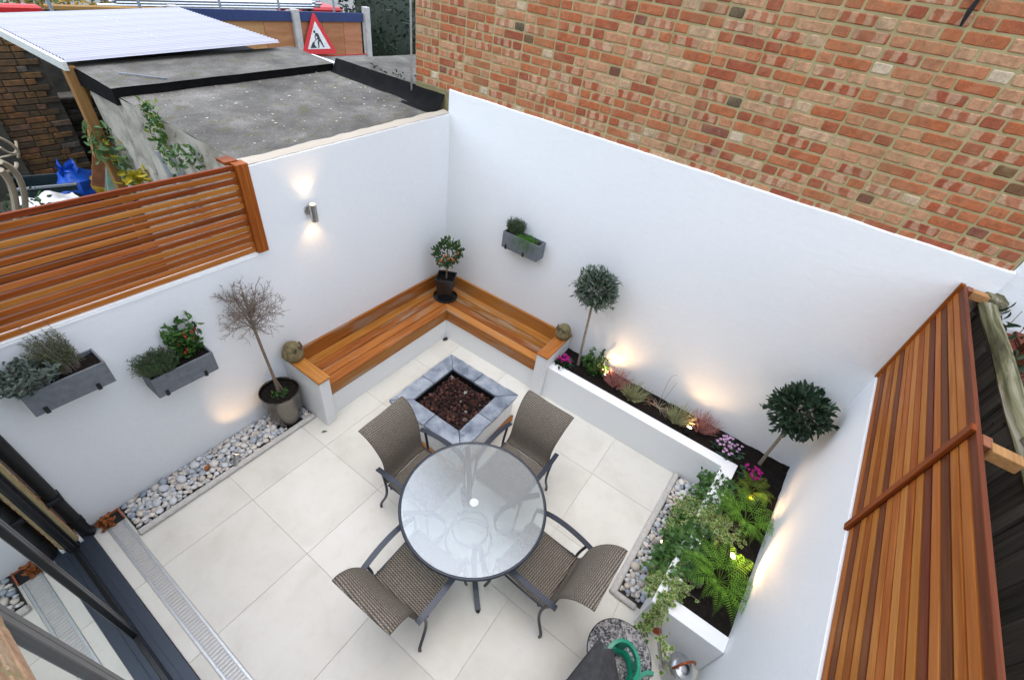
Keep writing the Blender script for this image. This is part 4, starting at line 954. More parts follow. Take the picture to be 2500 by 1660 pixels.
# olive
ol = thing('olive_tree', 'grey-green olive standard with ball crown in the planter next to the bench', 'tree', (-.165, -2.306, .425))
MB().tube([(0, 0, 0), (.0, .02, .25), (-.02, .03, .55), (-.03, .045, .9), (-.035, .05, 1.02)], [.020, .016, .015, .014, .01], 8).build('trunk', 'bark_grey', ol, True)
branches((-.035, .05, 1.10), .21, (-.03, .045, .86), 22, .006, 'bark_grey', ol)
crown_ball((-.035, .05, 1.10), .208, 1250, L2, .056, 'leaf_olive', 'crown', ol, .98, seed=2, stray=11, wsc=.78)
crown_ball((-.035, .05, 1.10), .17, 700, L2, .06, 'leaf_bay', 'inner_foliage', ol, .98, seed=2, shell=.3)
# bay
by = thing('bay_tree', 'dark green bay standard with curved stem in the far right planter corner', 'tree', (-.165, -4.46, .425))
MB().tube([(0, 0, 0), (-.01, .01, .18), (-.04, .02, .4), (-.08, .035, .62), (-.085, .035, .8)], [.019, .016, .016, .014, .01], 8).build('trunk', 'bark_grey', by, True)
branches((-.09, .04, .87), .21, (-.08, .035, .62), 22, .006, 'bark', by)
crown_ball((-.09, .04, .875), .215, 1000, L3, .066, 'leaf_bay', 'crown', by, 1.0, seed=9, stray=9, wsc=.85)
# bare standard in steel pot
sp_ = thing('steel_pot', 'polished dark steel round pot at the end of the left pebble bed', 'pot', (-2.67, -.19, .006))
MB().lathe([(.118, 0), (.135, .006), (.150, .06), (.167, .18), (.178, .32), (.182, .425), (.187, .437), (.181, .446), (.173, .438), (.168, .40)], 48, cap1=False).build('pot_body', 'dark_steel', sp_, True)
m = MB(); m.sheet(lambda u, v: (.172 * u * cos(2 * pi * v), .172 * u * sin(2 * pi * v), .405 + .012 * mn.noise(Vector((u * 4 * cos(2 * pi * v), u * 4 * sin(2 * pi * v), 1)))), 7, 24); m.f = [q[::-1] for q in m.f]; m.build('soil', 'soil', sp_, True)
bt = thing('bare_tree', 'leafless standard tree with round twiggy crown in the steel pot', 'tree', (-2.665, -.17, .41))
MB().tube([(0, 0, 0), (-.01, .01, .3), (-.035, -.005, .6), (-.05, -.01, .85), (-.055, -.015, 1.25)], [.020, .014, .013, .013, .007], 8).build('trunk', 'bark', bt, True)
MB().tube([(.035, -.02, 0), (.0, -.005, .18), (-.012, .008, .4), (-.032, .0, .58)], [.010, .008, .007, .005], 6).build('stem', 'bark', bt, True)
m = MB(); CB = Vector((-.055, -.01, 1.06)); RB = .255
for i in range(56):
    d = rdir(-.05); e = CB + Vector((d.x * 1.12, d.y * 1.12, d.z * .88)) * RB * uni(.80, .98); b0 = Vector((-.052, -.012, uni(.82, 1.12))); mid = b0.lerp(e, .5) + Vector((0, 0, .03)) + rdir() * .03; P = bez([b0, mid, e], 8)
    m.tube(P, [.0042 * (1 - k * .09) for k in range(9)], 4, False)
    for q in range(7):
        p = P[random.randrange(3, 9)]; dd = ((e - b0).normalized() * .8 + rdir() * .9).normalized(); L = uni(.05, .11); c = p + dd * L * .5 + rdir() * .012; f_ = p + dd * L
        m.tube([p, c, f_], [.0022, .0018, .0012], 3, False)
        for w in range(2): g = c.lerp(f_, rnd()); m.tube([g, g + (dd + rdir() * 1.1).normalized() * uni(.025, .05)], [.0014, .0009], 3, False)
m.build('twigs', 'twig', bt)
m = Leaves()
for i in range(70): a = uni(0, 6.3); r_ = uni(.02, .085); m.put(L3, (r_ * cos(a), r_ * sin(a) - .01, uni(0, .03)), rdir(.6), .028)
tag(m.build('clover', 'leaf_chilli', None, loc=(-2.68, -.2, .412)), 'low green weeds round the stem in the steel pot', 'plant')
# trough plants
def tuft(name, label, loc, n, h, spread, mat, tpl=LN, lsize=.02, stems=True, lw=1.0, dens=9, lean=(0, 0), cat='plant', lo=.15, stem_mat='twig'):
    r = thing(name, label, cat, loc); m = Leaves(); st = MB()
    for i in range(n):
        a = uni(0, 2 * pi); k = sqrt(rnd()); b = Vector((cos(a) * k * spread[0] * .5, sin(a) * k * spread[1] * .5, -.01)); L = h * uni(.55, 1.1)
        e = Vector((cos(a) * k * spread[0] + lean[0] * L, sin(a) * k * spread[1] + lean[1] * L, L)); mid = b.lerp(e, .5) + Vector((0, 0, L * .1))
        P = bez([b, mid, e], 8); st.tube(P[::2], [.0022, .002, .0017, .0014, .001], 4, False)
        for q in range(dens):
            u = lo + (1 - lo) * (q + rnd()) / dens; p = P[min(8, int(u * 8))].lerp(P[min(8, int(u * 8) + 1)], u * 8 % 1)
            m.put(tpl, p, ((P[-1] - P[0]).normalized() * .6 + rdir() * .9).normalized(), lsize * uni(.7, 1.2), wscale=lw)
    if stems: st.build('stems', stem_mat, r, True)
    m.build('foliage', mat, r); return r
tuft('sage', 'soft grey-green sage filling the left half of the leftmost trough', (-4.06, -.12, 1.56), 120, .16, (.19, .14), 'leaf_sage', L3, .046, dens=7, lean=(-.2, -.2))
tuft('rosemary', 'feathery rosemary with tall thin sprigs in the leftmost trough', (-3.87, -.10, 1.56), 70, .25, (.13, .08), 'leaf_rosemary', LN, .027, dens=26, lean=(-.2, .1))
tuft('dried_sprig', 'thin brown dried sprig rising at the right of the leftmost trough', (-3.80, -.06, 1.55), 9, .36, (.07, .03), 'leaf_rosemary', LN, .016, dens=16, lean=(-.25, .05), lo=.3)
tuft('thyme', 'dense dark green thyme in the left part of the chilli trough', (-3.43, -.11, 1.225), 300, .15, (.165, .13), 'leaf_thyme', LN, .028, dens=13, lean=(-.2, -.1))
ch = tuft('chilli_plant', 'chilli plant with small red peppers in the zinc trough', (-3.21, -.09, 1.225), 26, .32, (.14, .08), 'leaf_chilli', L3, .058, dens=10, stem_mat='leaf_chilli')
def chillis(par, n, sp, z0, z1):
    for i in range(n):
        p = Vector((uni(-sp, sp), uni(-sp, sp * .4) - .02, uni(z0, z1))); MB().tube([p, p + Vector((uni(-.01, .01), uni(-.01, .01), .016)), p + Vector((uni(-.014, .014), uni(-.02, .0), .034))], [.006, .006, .002], 6).build('chilli', 'fruit_red', par, True)
chillis(ch, 9, .09, .08, .27)
tuft('thyme', 'rounded dark thyme mound at the left of the small right-wall trough', (-.08, -1.10, 1.655), 260, .15, (.085, .125), 'leaf_thyme', LN, .028, dens=13)
r = thing('chives', 'bright green chives spilling over the small right-wall trough', 'plant', (-.085, -1.28, 1.64)); m = MB()
for i in range(230):
    a = uni(0, 6.3); k = sqrt(rnd()); b = Vector((cos(a) * .035, sin(a) * .12 * k, 0)); o_ = Vector((-uni(.04, .16) if rnd() < .65 else uni(-.02, .06), uni(-.09, .09), 0)); h = uni(.05, .13)
    m.tube(bez([b, b + o_ * .35 + Vector((0, 0, h)), b + o_ + Vector((0, 0, h * uni(-1.6, .7)))], 6), [.0018, .0018, .0016, .0014, .0012, .001, .0006], 3, False)
m.build('blades', 'leaf_chive', r)
# planter plants
def cyclamen(name, label, loc, petal, nl=40, nf=18, sp=.10):
    r = thing(name, label, 'flower', loc); m = Leaves()
    for i in range(nl): a = uni(0, 6.3); k = sqrt(rnd()) * sp; m.put(LR, (cos(a) * k, sin(a) * k, uni(.0, .05)), (cos(a), sin(a), uni(.1, .5)), uni(.03, .048), R(uni(-25, 25)))
    m.build('leaves', 'leaf_cyclamen', r); st = MB()
    for i in range(nf):
        m = Leaves()
        a = uni(0, 6.3); k = sqrt(rnd()) * sp * .85; p = Vector((cos(a) * k, sin(a) * k, uni(.075, .125))); st.tube([(p.x * .5, p.y * .5, 0), p], .0015, 4, False)
        for q in range(5): b = 2 * pi * q / 5 + i; m.put(LR, p, (cos(b) * .6, sin(b) * .6, .8), uni(.022, .030), R(uni(-30, 30)))
        m.build('flower', petal, r)
    st.build('stems', 'leaf_chilli', r)
cyclamen('cyclamen', 'magenta cyclamen beside the bench pillar at the start of the planter', (-.315, -2.18, .43), 'petal_magenta', 40, 26)
cyclamen('cyclamen', 'pale lilac cyclamen clump in front of the bay tree', (-.25, -4.12, .43), 'petal_lilac', 56, 34, .15)
cyclamen('cyclamen', 'magenta cyclamen above the yellow-lit fern near the planter corner', (-.43, -4.40, .43), 'petal_magenta', 30, 20, .10)
cb = tuft('chilli_plant', 'bushy leafy chilli plant lit by the first planter spotlight', (-.15, -2.50, .43), 34, .25, (.18, .17), 'leaf_chilli', L3, .05, dens=8, stem_mat='leaf_chilli'); chillis(cb, 5, .09, .08, .18)
def heather(name, label, loc, mat, n=120, h=.195, sp=.16, thick=1.25):
    r = thing(name, label, 'plant', loc); m = Leaves()
    for i in range(n):
        a = uni(0, 6.3); k = sqrt(rnd()); d = Vector((cos(a) * k * .85, sin(a) * k * .85, uni(.75, 1))).normalized(); L = h * uni(.7, 1.15); b = Vector((cos(a) * k * sp * .3, sin(a) * k * sp * .3, 0))
        for q in range(12): u = .25 + .75 * q / 11; m.put(LN, b + d * L * u, (d * 1.1 + rdir() * .7).normalized(), .020 * (1.15 - .55 * u) * thick, wscale=1.3)
        m.tube([b, b + d * L], [.0016, .0008], 3, False)
    m.build('sprigs', mat, r)
heather('heather', 'pink heather beside the first bright planter spotlight', (-.19, -2.81, .43), 'heather_pink')
heather('heather', 'pale green heather tuft next to the first pink heather', (-.24, -3.04, .43), 'heather_green')
heather('heather', 'yellow-green heather tuft lit by the second planter spotlight', (-.22, -3.57, .43), 'heather_green')
heather('heather', 'pink heather right of the second planter spotlight', (-.15, -3.82, .43), 'heather_pink')
r = thing('dead_plant', 'dried straggling plant with tall curved stem between the heathers', 'plant', (-.18, -3.33, .43)); m = MB()
m.tube(bez([(0, 0, 0), (.04, .02, .3), (.05, .05, .52), (.06, -.03, .50)], 12), .0022, 4, False); m.tube(bez([(.01, -.01, 0), (.05, -.03, .25), (.05, -.06, .42)], 8), .0018, 4, False)
for i in range(16):
    a = uni(0, 6.3); d = Vector((cos(a) * .7, sin(a) * 1.2, uni(.0, .5))); m.tube([(0, 0, .02), Vector((0, 0, .03)) + d * .08, Vector((0, 0, .0)) + d * uni(.12, .19)], [.003, .0025, .001], 4, False)
m.build('stems', 'dead_stem', r); m = Leaves()
for i in range(9): m.put(L3, (uni(-.06, .06), uni(-.12, .12), .02), rdir(), .045)
m.build('withered_leaves', 'orange_leaf', r)
def fern(name, label, loc, n, L0, mat, a0=0, a1=2 * pi, rise=.55):
    r = thing(name, label, 'fern', loc); m = Leaves()
    for i in range(n):
        a = a0 + (a1 - a0) * (i + uni(.2, .8)) / n; L = L0 * uni(.75, 1.1); dh = Vector((cos(a), sin(a), 0)); z = rise * uni(.6, 1.2)
        P = bez([(0, 0, 0), dh * L * .35 + Vector((0, 0, L * z)), dh * L * .8 + Vector((0, 0, L * z)), dh * L + Vector((0, 0, L * z * .35))], 22)
        m.tube(P, [.002 * (1 - k / 26) for k in range(23)], 3, False); sd = Vector((-sin(a), cos(a), 0))
        for k in range(4, 23):
            w = .27 * L * sin(pi * min(1, (k / 22) * .90 + .12)) ** .8 * (1.08 - k / 28); t_ = (P[min(22, k + 1)] - P[k - 1]).normalized()
            for s in (-1, 1):
                d = (sd * s + t_ * .5 + Vector((0, 0, -.15 + uni(-.12, .12)))).normalized(); nseg = 5
                m.put(LN, P[k], d, w, 0.0, wscale=.45)
                for q in range(1, nseg):
                    c = P[k] + d * w * (q / nseg); ws = w / nseg
                    for s2 in (-1, 1): m.put(LN, c, (d * .75 + t_ * s2 * .8).normalized(), ws * .95 * (1.1 - .6 * q / nseg), 0.0, wscale=1.5)
    m.build('fronds', mat, r); return r
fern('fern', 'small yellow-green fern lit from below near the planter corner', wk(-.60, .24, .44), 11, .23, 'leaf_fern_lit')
fern('fern', 'large bright green fern under the bay tree side of the planter', wk(-.97, .19, .45), 14, .36, 'leaf_fern')
fern('fern', 'large bright green fern at the near end of the planter', wk(-1.66, .20, .45), 15, .38, 'leaf_fern')
# ivy: vines wander over the coping and hang down the front
def ivy(name, label, starts, mat, size, n_leaf, seed, var):
    random.seed(seed); r = thing(name, label, 'ivy'); m = Leaves(); st = MB()
    for P in starts:
        P = [Vector(p) for p in P]; Q = bez(P, 14); st.tube(Q, .0022, 4, False)
        for i in range(n_leaf):
            u = rnd() ** .8; k = u * 14; p = Q[min(14, int(k))].lerp(Q[min(14, int(k) + 1)], k % 1) + Vector((uni(-.045, .045), uni(-.045, .045), uni(-.012, .03)))
            m.put(IV, p, (rdir() + Vector((-.2, .35, -.15))).normalized() if rnd() < .5 else rdir(-.1), size * uni(.6, 1.2), R(uni(-50, 50)))
    st.build('vines', 'twig', r); o = m.build('leaves', mat, r)
    ra = o.data.attributes.new('rim', 'FLOAT', 'POINT'); nv = len(m.v); vals = [0.0 if i % 13 == 12 else 1.0 for i in range(nv)]; ra.data.foreach_set('value', vals)
def hang(x, d0, reach, drop, dx=0.0, z0=.45):
    b = wk(x, d0, z0); c = wk(x + dx * .4, .50, .50); e = wk(x + dx * .8, .585 + reach * .5, .45 - drop * .3); g = wk(x + dx, .57 + reach, max(.05, .46 - drop)); return [b, c, e, g]
random.seed(71)
ivy('ivy', 'dark green ivy trailing over the planter front by the lit fern', [hang(uni(-.62, -.98), uni(.26, .40), uni(.0, .13), uni(.02, .30), uni(-.2, .1)) for i in range(17)], 'leaf_ivy', .042, 30, 72, False)
ivy('ivy', 'cream-edged variegated ivy hanging over the middle of the planter front', [hang(uni(-1.02, -1.36), uni(.14, .40), uni(.02, .16), uni(.05, .36), uni(-.15, .15)) for i in range(24)], 'leaf_ivy_var', .042, 46, 73, True)
ivy('ivy', 'dark green ivy mass hanging in front of the bright spotlight', [hang(uni(-1.32, -1.80), uni(.28, .42), uni(.0, .15), uni(.02, .36), uni(-.15, .15)) for i in range(28)], 'leaf_ivy', .046, 46, 74, False)
ivy('ivy', 'variegated ivy at the near planter end, trailing down past the mosaic table', [hang(uni(-1.72, -2.0), uni(.26, .42), uni(.0, .06), uni(.0, .2), uni(-.15, .0)) for i in range(12)] +
    [[wk(-1.95, .42, .46), wk(-2.12, .50, .56), wk(-2.24, .53, .45), wk(-2.26 - uni(0, .14), .52 - uni(0, .06), uni(.12, .4))] for i in range(9)] +
    [[wk(-2.0, .44, .47), wk(-2.2, .5, .5), wk(-2.33, .46, .52), wk(-2.52, .40 - uni(0, .16), .49)] for i in range(3)], 'leaf_ivy_var', .042, 20, 75, True)
random.seed(77)
r = thing('overhanging_shrub', 'dark leafy shrub sprigs leaning over the old fence at the right edge', 'shrub', (-.25, -4.985, 1.5)); m = Leaves(); st = MB()
for i in range(26):
    e = Vector((uni(-1.2, .26), uni(-.03, .06), uni(.95, 1.33))); b = Vector((uni(-.5, .1), uni(-.04, .02), .1)); st.tube([b, b.lerp(e, .5) + rdir() * .06, e], [.008, .006, .002], 5, False)
    for k in range(26): p = b.lerp(e, uni(.4, 1)) + rdir() * .03; m.put(L3, p, ((e - b).normalized() + rdir()).normalized(), uni(.05, .085), wscale=.7)
st.build('stems', 'bark', r); m.build('foliage', 'leaf_bay', r)
# ================================================================= BACKGROUND
random.seed(81)
sh = thing('flat_roof_shed', 'low shed behind the left wall with dark felt flat roof and peeling whitewashed side', 'shed')
def roof(u, v):
    x = -2.36 + 2.36 * u + .0; y = .10 + 1.82 * v; return (x, y, 2.565 + .085 * u + .02 * v + .012 * mn.noise(Vector((x * 2, y * 2, 0))))
m = MB(); m.sheet(roof, 40, 40); m.build('felt_roof', 'felt_roof', sh, True)
def side(u, v):
    y = .17 + 2.4 * u; z = .3 + (2.275 + .01 * u) * v; return (-2.365 + .02 * mn.noise(Vector((y * 3, z * 3, 0))), y, z)
m = MB(); m.sheet(side, 40, 40); m.f = [q[::-1] for q in m.f]; m.build('side_wall', 'whitewash', sh, True)
MB().prism([(-2.345, .17), (.02, .17), (.02, 2.57), (-2.345, 2.57)], -.04, 2.54).build('wall_core', 'concrete', sh)
# higher slab with black felt upstand
m = MB(); m.add([(-2.40, 1.92, 2.52), (-.01, 1.93, 2.62), (-.01, 1.93, 2.745), (-2.40, 1.92, 2.655), (-2.42, 2.75, 2.54), (-.03, 2.72, 2.64), (-.03, 2.72, 2.775), (-2.42, 2.75, 2.69)],
    [(0, 1, 2, 3), (1, 5, 6, 2), (5, 4, 7, 6), (4, 0, 3, 7), (4, 5, 1, 0)]); m.build('upstand', 'felt_black', sh)
m = MB(); m.sheet(lambda u, v: (-2.405 + 2.40 * u, 1.915 + .84 * v, 2.663 + .088 * u + .03 * v + .004 * mn.noise(Vector((u * 9, v * 5, 0)))), 24, 12); m.build('upper_roof', 'felt_roof', sh, True)
MB().box(-.012, .045, 1.70, 2.4, 2.60, 2.76, .01).build('white_flashing', 'white_render', sh)
m = MB()
for i in range(170):
    u, v = rnd(), rnd() ** .8; p = roof(u, v); s = .003 + .009 * rnd() ** 3; m.box(p[0] - s, p[0] + s * uni(.6, 1.6), p[1] - s, p[1] + s, p[2], p[2] + s * .6)
m.build('stone_chips', 'chip', sh, kind='stuff')
m = MB(); m.sheet(lambda u, v: (-.22 + .235 * u, .10 + 1.8 * v, 2.65 + .20 * max(0, u - .35) ** 2 * 1.9 + .006 * mn.noise(Vector((u * 5, v * 8, 0)))), 12, 30); m.build('felt_fillet', 'felt_black', sh, True)
tag(MB().tube([(-2.18, 2.28, 2.70), (-1.90, 1.99, 2.695)], .007, 6).build('metal_rod', 'grey_paint'), 'thin metal rod lying on the upper felt roof', 'rod')
nr = thing('neighbour_roof', 'raised grey flat roof with black felt edge beside the brick corner', 'roof')
MB().box(.17, 2.6, .56, 2.05, -.05, 2.70).build('block', 'concrete', nr)
def fe(u, v):
    x = .0 + .16 * v; return (x, .56 + 1.42 * u, 2.62 + .15 * min(1, v * 2.2) ** .5 + .008 * mn.noise(Vector((u * 14, v * 3, 0))))
m = MB(); m.sheet(fe, 30, 8); m.f = [q[::-1] for q in m.f]; m.build('felt_edge', 'felt_black', nr, True)
m = MB(); m.sheet(lambda u, v: (.10 + 2.5 * u, .56 + 1.49 * v, 2.768 + .006 * mn.noise(Vector((u * 9, v * 9, 0)))), 30, 20); m.build('roof_felt', 'felt_roof', nr, True)
m = Leaves()
for i in range(26): m.put(L3, (uni(.15, .5), uni(.7, 1.6), 2.78), rdir(.1), uni(.03, .06))
m.build('leaf_litter', 'leaf_laurel', nr, kind='stuff')
tag(MB().tube([(-.012, .575, 2.66), (-.012, .575, 5.2)], .011, 8).build('corner_pole', 'galvanised', None, True), 'thin galvanised pole running up the brick corner', 'pole')
# corrugated plastic roof
cr = thing('corrugated_roof', 'white corrugated plastic roof over the neighbouring yard', 'roof')
m = MB(); NU = 16; y0, y1 = 2.62, 5.0
def corr(u, v):
    y = y0 + (y1 - y0) * u; t_ = (y / .076) % 1; hh = .024 * min(1, max(0, abs(t_ - .5) * 4 - .6)); x = -2.45 + 2.2 * v; return (x, y, 2.735 + .115 * v + hh)
m.sheet(corr, 320, 6); o = m.build('sheet', 'poly_sheet', cr); 
MB().box(-2.49, -2.452, 2.60, 5.0, 2.665, 2.745, .004).build('edge_board', 'trim_white', cr)
put('post', MB().box(-1.15, 1.15, -.045, .045, -.045, .045, .004).mesh('post', 'raw_timber'), cr, (-2.44, 2.66, 1.55), rot=(0, R(90), 0))
MB().box(-.04, .04, -.6, .6, -.03, .03, .004).build('brace', 'raw_timber', cr, loc=(-2.34, 3.05, 2.15), rot=(R(-58), 0, 0))
for i in range(16): MB().lathe([(.012, 0), (.01, .008), (.0, .01)], 8, (-2.45 + 2.2 * .50 + uni(-.01, .01), 2.70 + i * .14, 2.735 + .0575 + .012)).build('fixing', 'galvanised', cr)
# yard behind the left fence
struct(MB().box(-9, -2.3, .17, 9, -.04, .45).build('yard_ground', 'earth'))
def brickwall(name, label, x0, x1, y, z0, z1, mat, nmax, ragged=0.0):
    r = thing(name, label, 'wall'); MB().box(x0, x1, y, y + .3, z0, z1).build('mortar_bed', 'dark_mortar', r)
    ms = [MB().box(-.1075, .1075, -.02, .05, -.0325, .0325, .005).mesh('brick', mat), MB().box(-.051, .051, -.02, .05, -.0325, .0325, .005).mesh('brick', mat)]; row = 0; z = z1 - .04
    cnt = 0
    while z > z0 and cnt < nmax:
        x = x1 - (row % 2) * .112 - ragged * rnd(); k = row % 2
        while x > x0 + .1 and cnt < nmax:
            L = (.215, .102)[k]; put('brick', ms[k], r, (x - L / 2, y + uni(-.006, .004), z), rot=(0, 0, uni(-.02, .02))); x -= L + .011; cnt += 1
            k = 1 if (ragged and rnd() < .25) else 0
        z -= .076; row += 1
    return r
brickwall('yard_brick_wall', 'buff brick wall under the corrugated roof with ragged end', -2.75, -1.92, 5.55, .45, 2.50, 'buff_brick', 90, .08)
brickwall('yard_brick_wall', 'sooty old brick wall low down behind the rubbish', -3.15, -1.2, 5.9, .3, 1.62, 'sooty_brick', 120)
tag(MB().box(-3.6, -2.66, 5.4, 5.6, .4, 2.5).build('yard_render_wall', 'shade_render'), 'rendered wall with painted-in shadow at the far left of the yard', 'wall')
struct(MB().box(-9, -1.0, 6.2, 6.5, .0, 2.05).build('yard_back', 'shade_render'))
tag(MB().box(-1.55, -.05, 2.75, 5.5, .2, 2.60).build('dark_void_block', 'felt_black'), 'block painted black for the dark void below the corrugated roof', 'shed')  # solid block; the darkness under the roof is put into its colour
# rubbish
def sack(name, label, loc, s, mat, seed, tip=(0, 0, .6)):
    r = thing(name, label, 'bag', loc); m = MB(); m.blob((0, 0, s[2] * .8), 1, 18, 12, .45, s[0], s[1], s[2], seed=seed); m.build('bag_body', mat, r, True)
    m = Leaves(); 
    for i in range(7): m.put(L3, (uni(-.06, .06), uni(-.05, .05), s[2] * 1.55), (uni(-.6, .6) + tip[0], uni(-.4, .4), uni(.4, 1)), uni(.14, .24), wscale=1.3)
    m.build('gathered_neck', mat, r)
p = Vector((-2.427, 4.300, 0.892)); sack('blue_sack', 'bright blue plastic rubbish sack in the yard behind the fence', (p.x, p.y, p.z - .06), (.24, .2, .20), 'blue_bag', 3)
p = Vector((-2.192, 4.200, 0.913)); sack('yellow_sack', 'yellow rubbish sack next to the blue one', (p.x, p.y, p.z - .10), (.18, .18, .15), 'yellow_bag', 8)
p = Vector((-2.732, 4.400, 0.963)); r = thing('plastic_crate', 'dark teal plastic crate in the yard', 'crate', (p.x, p.y, p.z - .2), R(-18))
m = MB(); w, d, h = .30, .2, .34
for (x0, x1, y0_, y1_) in ((-w, w, -d, -d + .02), (-w, w, d - .02, d), (-w, -w + .02, -d + .021, d - .021), (w - .02, w, -d + .021, d - .021)): m.box(x0, x1, y0_, y1_, 0, h, .004)
m.build('sides', 'teal_dark', r); MB().box(-w - .02, w + .02, -d - .02, -d + .021, h - .03, h + .0, .004).build('rim', 'grey_paint', r); MB().box(-w, w, -d, d, -.02, -.001).build('bottom', 'teal_dark', r)
zc = p.z - .22
tag(MB().box(-4.2, -1.55, 3.3, 4.9, .45, zc).build('rubble_heap', 'earth'), 'dark earth mound carrying the rubbish behind the fence', 'mound')
p = Vector((-2.900, 3.700, 1.118)); m = MB(); m.sheet(lambda u, v: (p.x - .28 + .55 * u, p.y - .2 + .35 * v, p.z + .05 + .07 * mn.noise(Vector((u * 4, v * 3, 5))) - .12 * abs(u - .45)), 14, 9); tag(m.build('plastic_sheet', 'white_sheet', None, True), 'crumpled white plastic sheet beside the crate', 'sheet')
p = Vector((-2.107, 3.600, 1.320)); r = thing('green_panel', 'pale green plastic bin lid leaning in the yard', 'lid', p)
MB().box(-.16, .16, -.012, .012, -.28, .26, .006).build('panel', 'pale_green', r, rot=(R(-18), R(18), R(-20))); MB().box(-.17, .17, -.03, .02, .24, .28, .006).build('lip', 'pale_green', r, rot=(R(-18), R(18), R(-20)))
MB().box(-.02, .02, -.03, .01, -.27, .2, .004).build('rib', 'trim_white', r, loc=(.06, -.02, -.02), rot=(R(-18), R(18), R(-20)))
p = Vector((-2.123, 4.000, 1.347)); r = thing('leaning_board', 'rusty brown board leaning behind the green lid', 'board', p)
MB().box(-.13, .13, -.012, .012, -.35, .25, .003).build('panel', 'rust_board', r, rot=(R(-12), R(22), R(-15))); MB().box(-.10, .10, -.012, .012, -.33, .14, .003).build('inner_panel', 'grey_paint', r, loc=(.06, -.05, -.08), rot=(R(-12), R(22), R(-15)))
r = thing('ladder', 'grey timber ladder leaning by the whitewashed shed side', 'ladder')
a0, a1 = Vector((-2.510, 1.100, 2.355)), Vector((-2.414, 1.100, 2.302))
for a in (a0, a1): MB().tube([a + Vector((0, 0, .02)), a + Vector((.10, -.35, -1.4))], .026, 8, flat=.5, upv=(1, 0, 0)).build('rail', 'grey_paint', r)
for k in range(4): q = Vector((.10, -.35, -1.4)) * (.12 + k * .2); MB().tube([a0 + q, a1 + q], .013, 6).build('rung', 'grey_paint', r)
def bush(name, label, c, n, s, mats, size, tpl=L3):
    r = thing(name, label, 'plant', c)
    m = Leaves()
    for i in range(n): m.put(tpl, (uni(-s[0], s[0]), uni(-s[1], s[1]), uni(-s[2], s[2])), rdir(.1), size * uni(.6, 1.2), mi=0 if rnd() < .7 else len(mats) - 1)
    m.build('foliage', mats, r); return r
bush('yard_plant', 'silvery-green leafy plant against the whitewashed shed wall', Vector((-2.359, 2.600, 2.015)), 170, (.20, .14, .18), ['leaf_weed'], .085)
bush('yard_plant', 'plant with bright yellow leaves by the green bin lid', Vector((-2.277, 2.400, 1.802)), 130, (.20, .12, .24), ['leaf_weed', 'leaf_yellow'], .11)
bush('yard_plant', 'yellowing leaves just above the slatted fence top', Vector((-2.419, 2.000, 1.842)), 40, (.10, .06, .07), ['leaf_yellow'], .11)
bush('yard_plant', 'green leaves peeping over the fence beside its end post', Vector((-2.427, 0.700, 2.423)), 130, (.18, .07, .08), ['leaf_weed', 'leaf_chilli'], .055)
bush('yard_creeper', 'yellow-green creeper growing down the whitewashed shed wall', Vector((-2.396, 1.250, 2.481)), 200, (.035, .12, .24), ['leaf_chilli', 'leaf_fern_lit'], .05)
bush('yard_plant', 'dark weeds at the left edge of the yard behind the fence', Vector((-3.387, 2.600, 1.599)), 120, (.28, .3, .14), ['leaf_thyme'], .06)
r = thing('bare_vine', 'gnarled leafless vine stems at the far left behind the fence', 'vine')
for pts, rr in (([(-3.341, 2.2, 2.048), (-3.298, 2.25, 1.931), (-3.327, 2.3, 1.808), (-3.352, 2.35, 1.679), (-3.405, 2.4, 1.512)], 0.035), ([(-3.311, 2.2, 2.112), (-3.233, 2.25, 2.046), (-3.219, 2.3, 1.897), (-3.253, 2.35, 1.732), (-3.358, 2.4, 1.497)], 0.03), ([(-3.266, 2.2, 2.324), (-3.171, 2.25, 2.245), (-3.123, 2.3, 2.153), (-3.163, 2.35, 2.074)], 0.014), ([(-3.261, 2.2, 2.223), (-3.198, 2.25, 2.093), (-3.148, 2.3, 2.14), (-3.122, 2.35, 2.209)], 0.012), ([(-3.372, 2.2, 2.037), (-3.3, 2.25, 1.987), (-3.215, 2.3, 1.99), (-3.195, 2.35, 2.033)], 0.018), ([(-3.297, 2.2, 2.144), (-3.221, 2.25, 2.133), (-3.157, 2.3, 2.12)], 0.01)):
    P = [Vector(q) for q in pts]; MB().tube(bez(P, 14) if len(P) > 3 else P, rr * .8, 8).build('stem', 'dead_stem', r, True)
# hoarding, sign, laurel, building site
hd = thing('hoarding', 'plywood hoarding with blue top band between concrete posts', 'fence')
YH = 6.0
for x0, x1 in ((.1, .9), (.9, 1.62), (1.62, 2.22), (2.36, 2.9), (2.9, 3.42), (3.42, 3.9)):
    MB().box(x0 + .004, x1 - .004, YH + .02, YH + .04, 1.95, 2.585, .002).build('plywood_panel', 'plywood', hd)
for i, (x0, x1) in enumerate(((.05, 2.20), (2.37, 3.95))): MB().box(x0, x1, YH - .012, YH + .018, 2.565, 2.725, .003).build('blue_band', 'blue_paint', hd)
for x in (.12, 2.285, 4.04): MB().box(x - .07, x + .07, YH - .06, YH + .06, -.05, 2.74 + (.1 if x > 4 else .02), .01).build('concrete_post', 'concrete', hd)
MB().box(-.1, 4.0, YH - .02, YH + .035, -.05, 1.96, .004).build('gravel_board', 'concrete', hd)
MB().box(2.37, 4.0, YH - .03, YH - .021, 1.955, 1.972).build('red_strip', 'sign_red', hd)
sg = thing('roadworks_sign', 'triangular red-bordered road works sign with digging man', 'sign', (2.68, YH - .10, 2.02))
sg.rotation_euler = (R(-6), 0, R(-3))
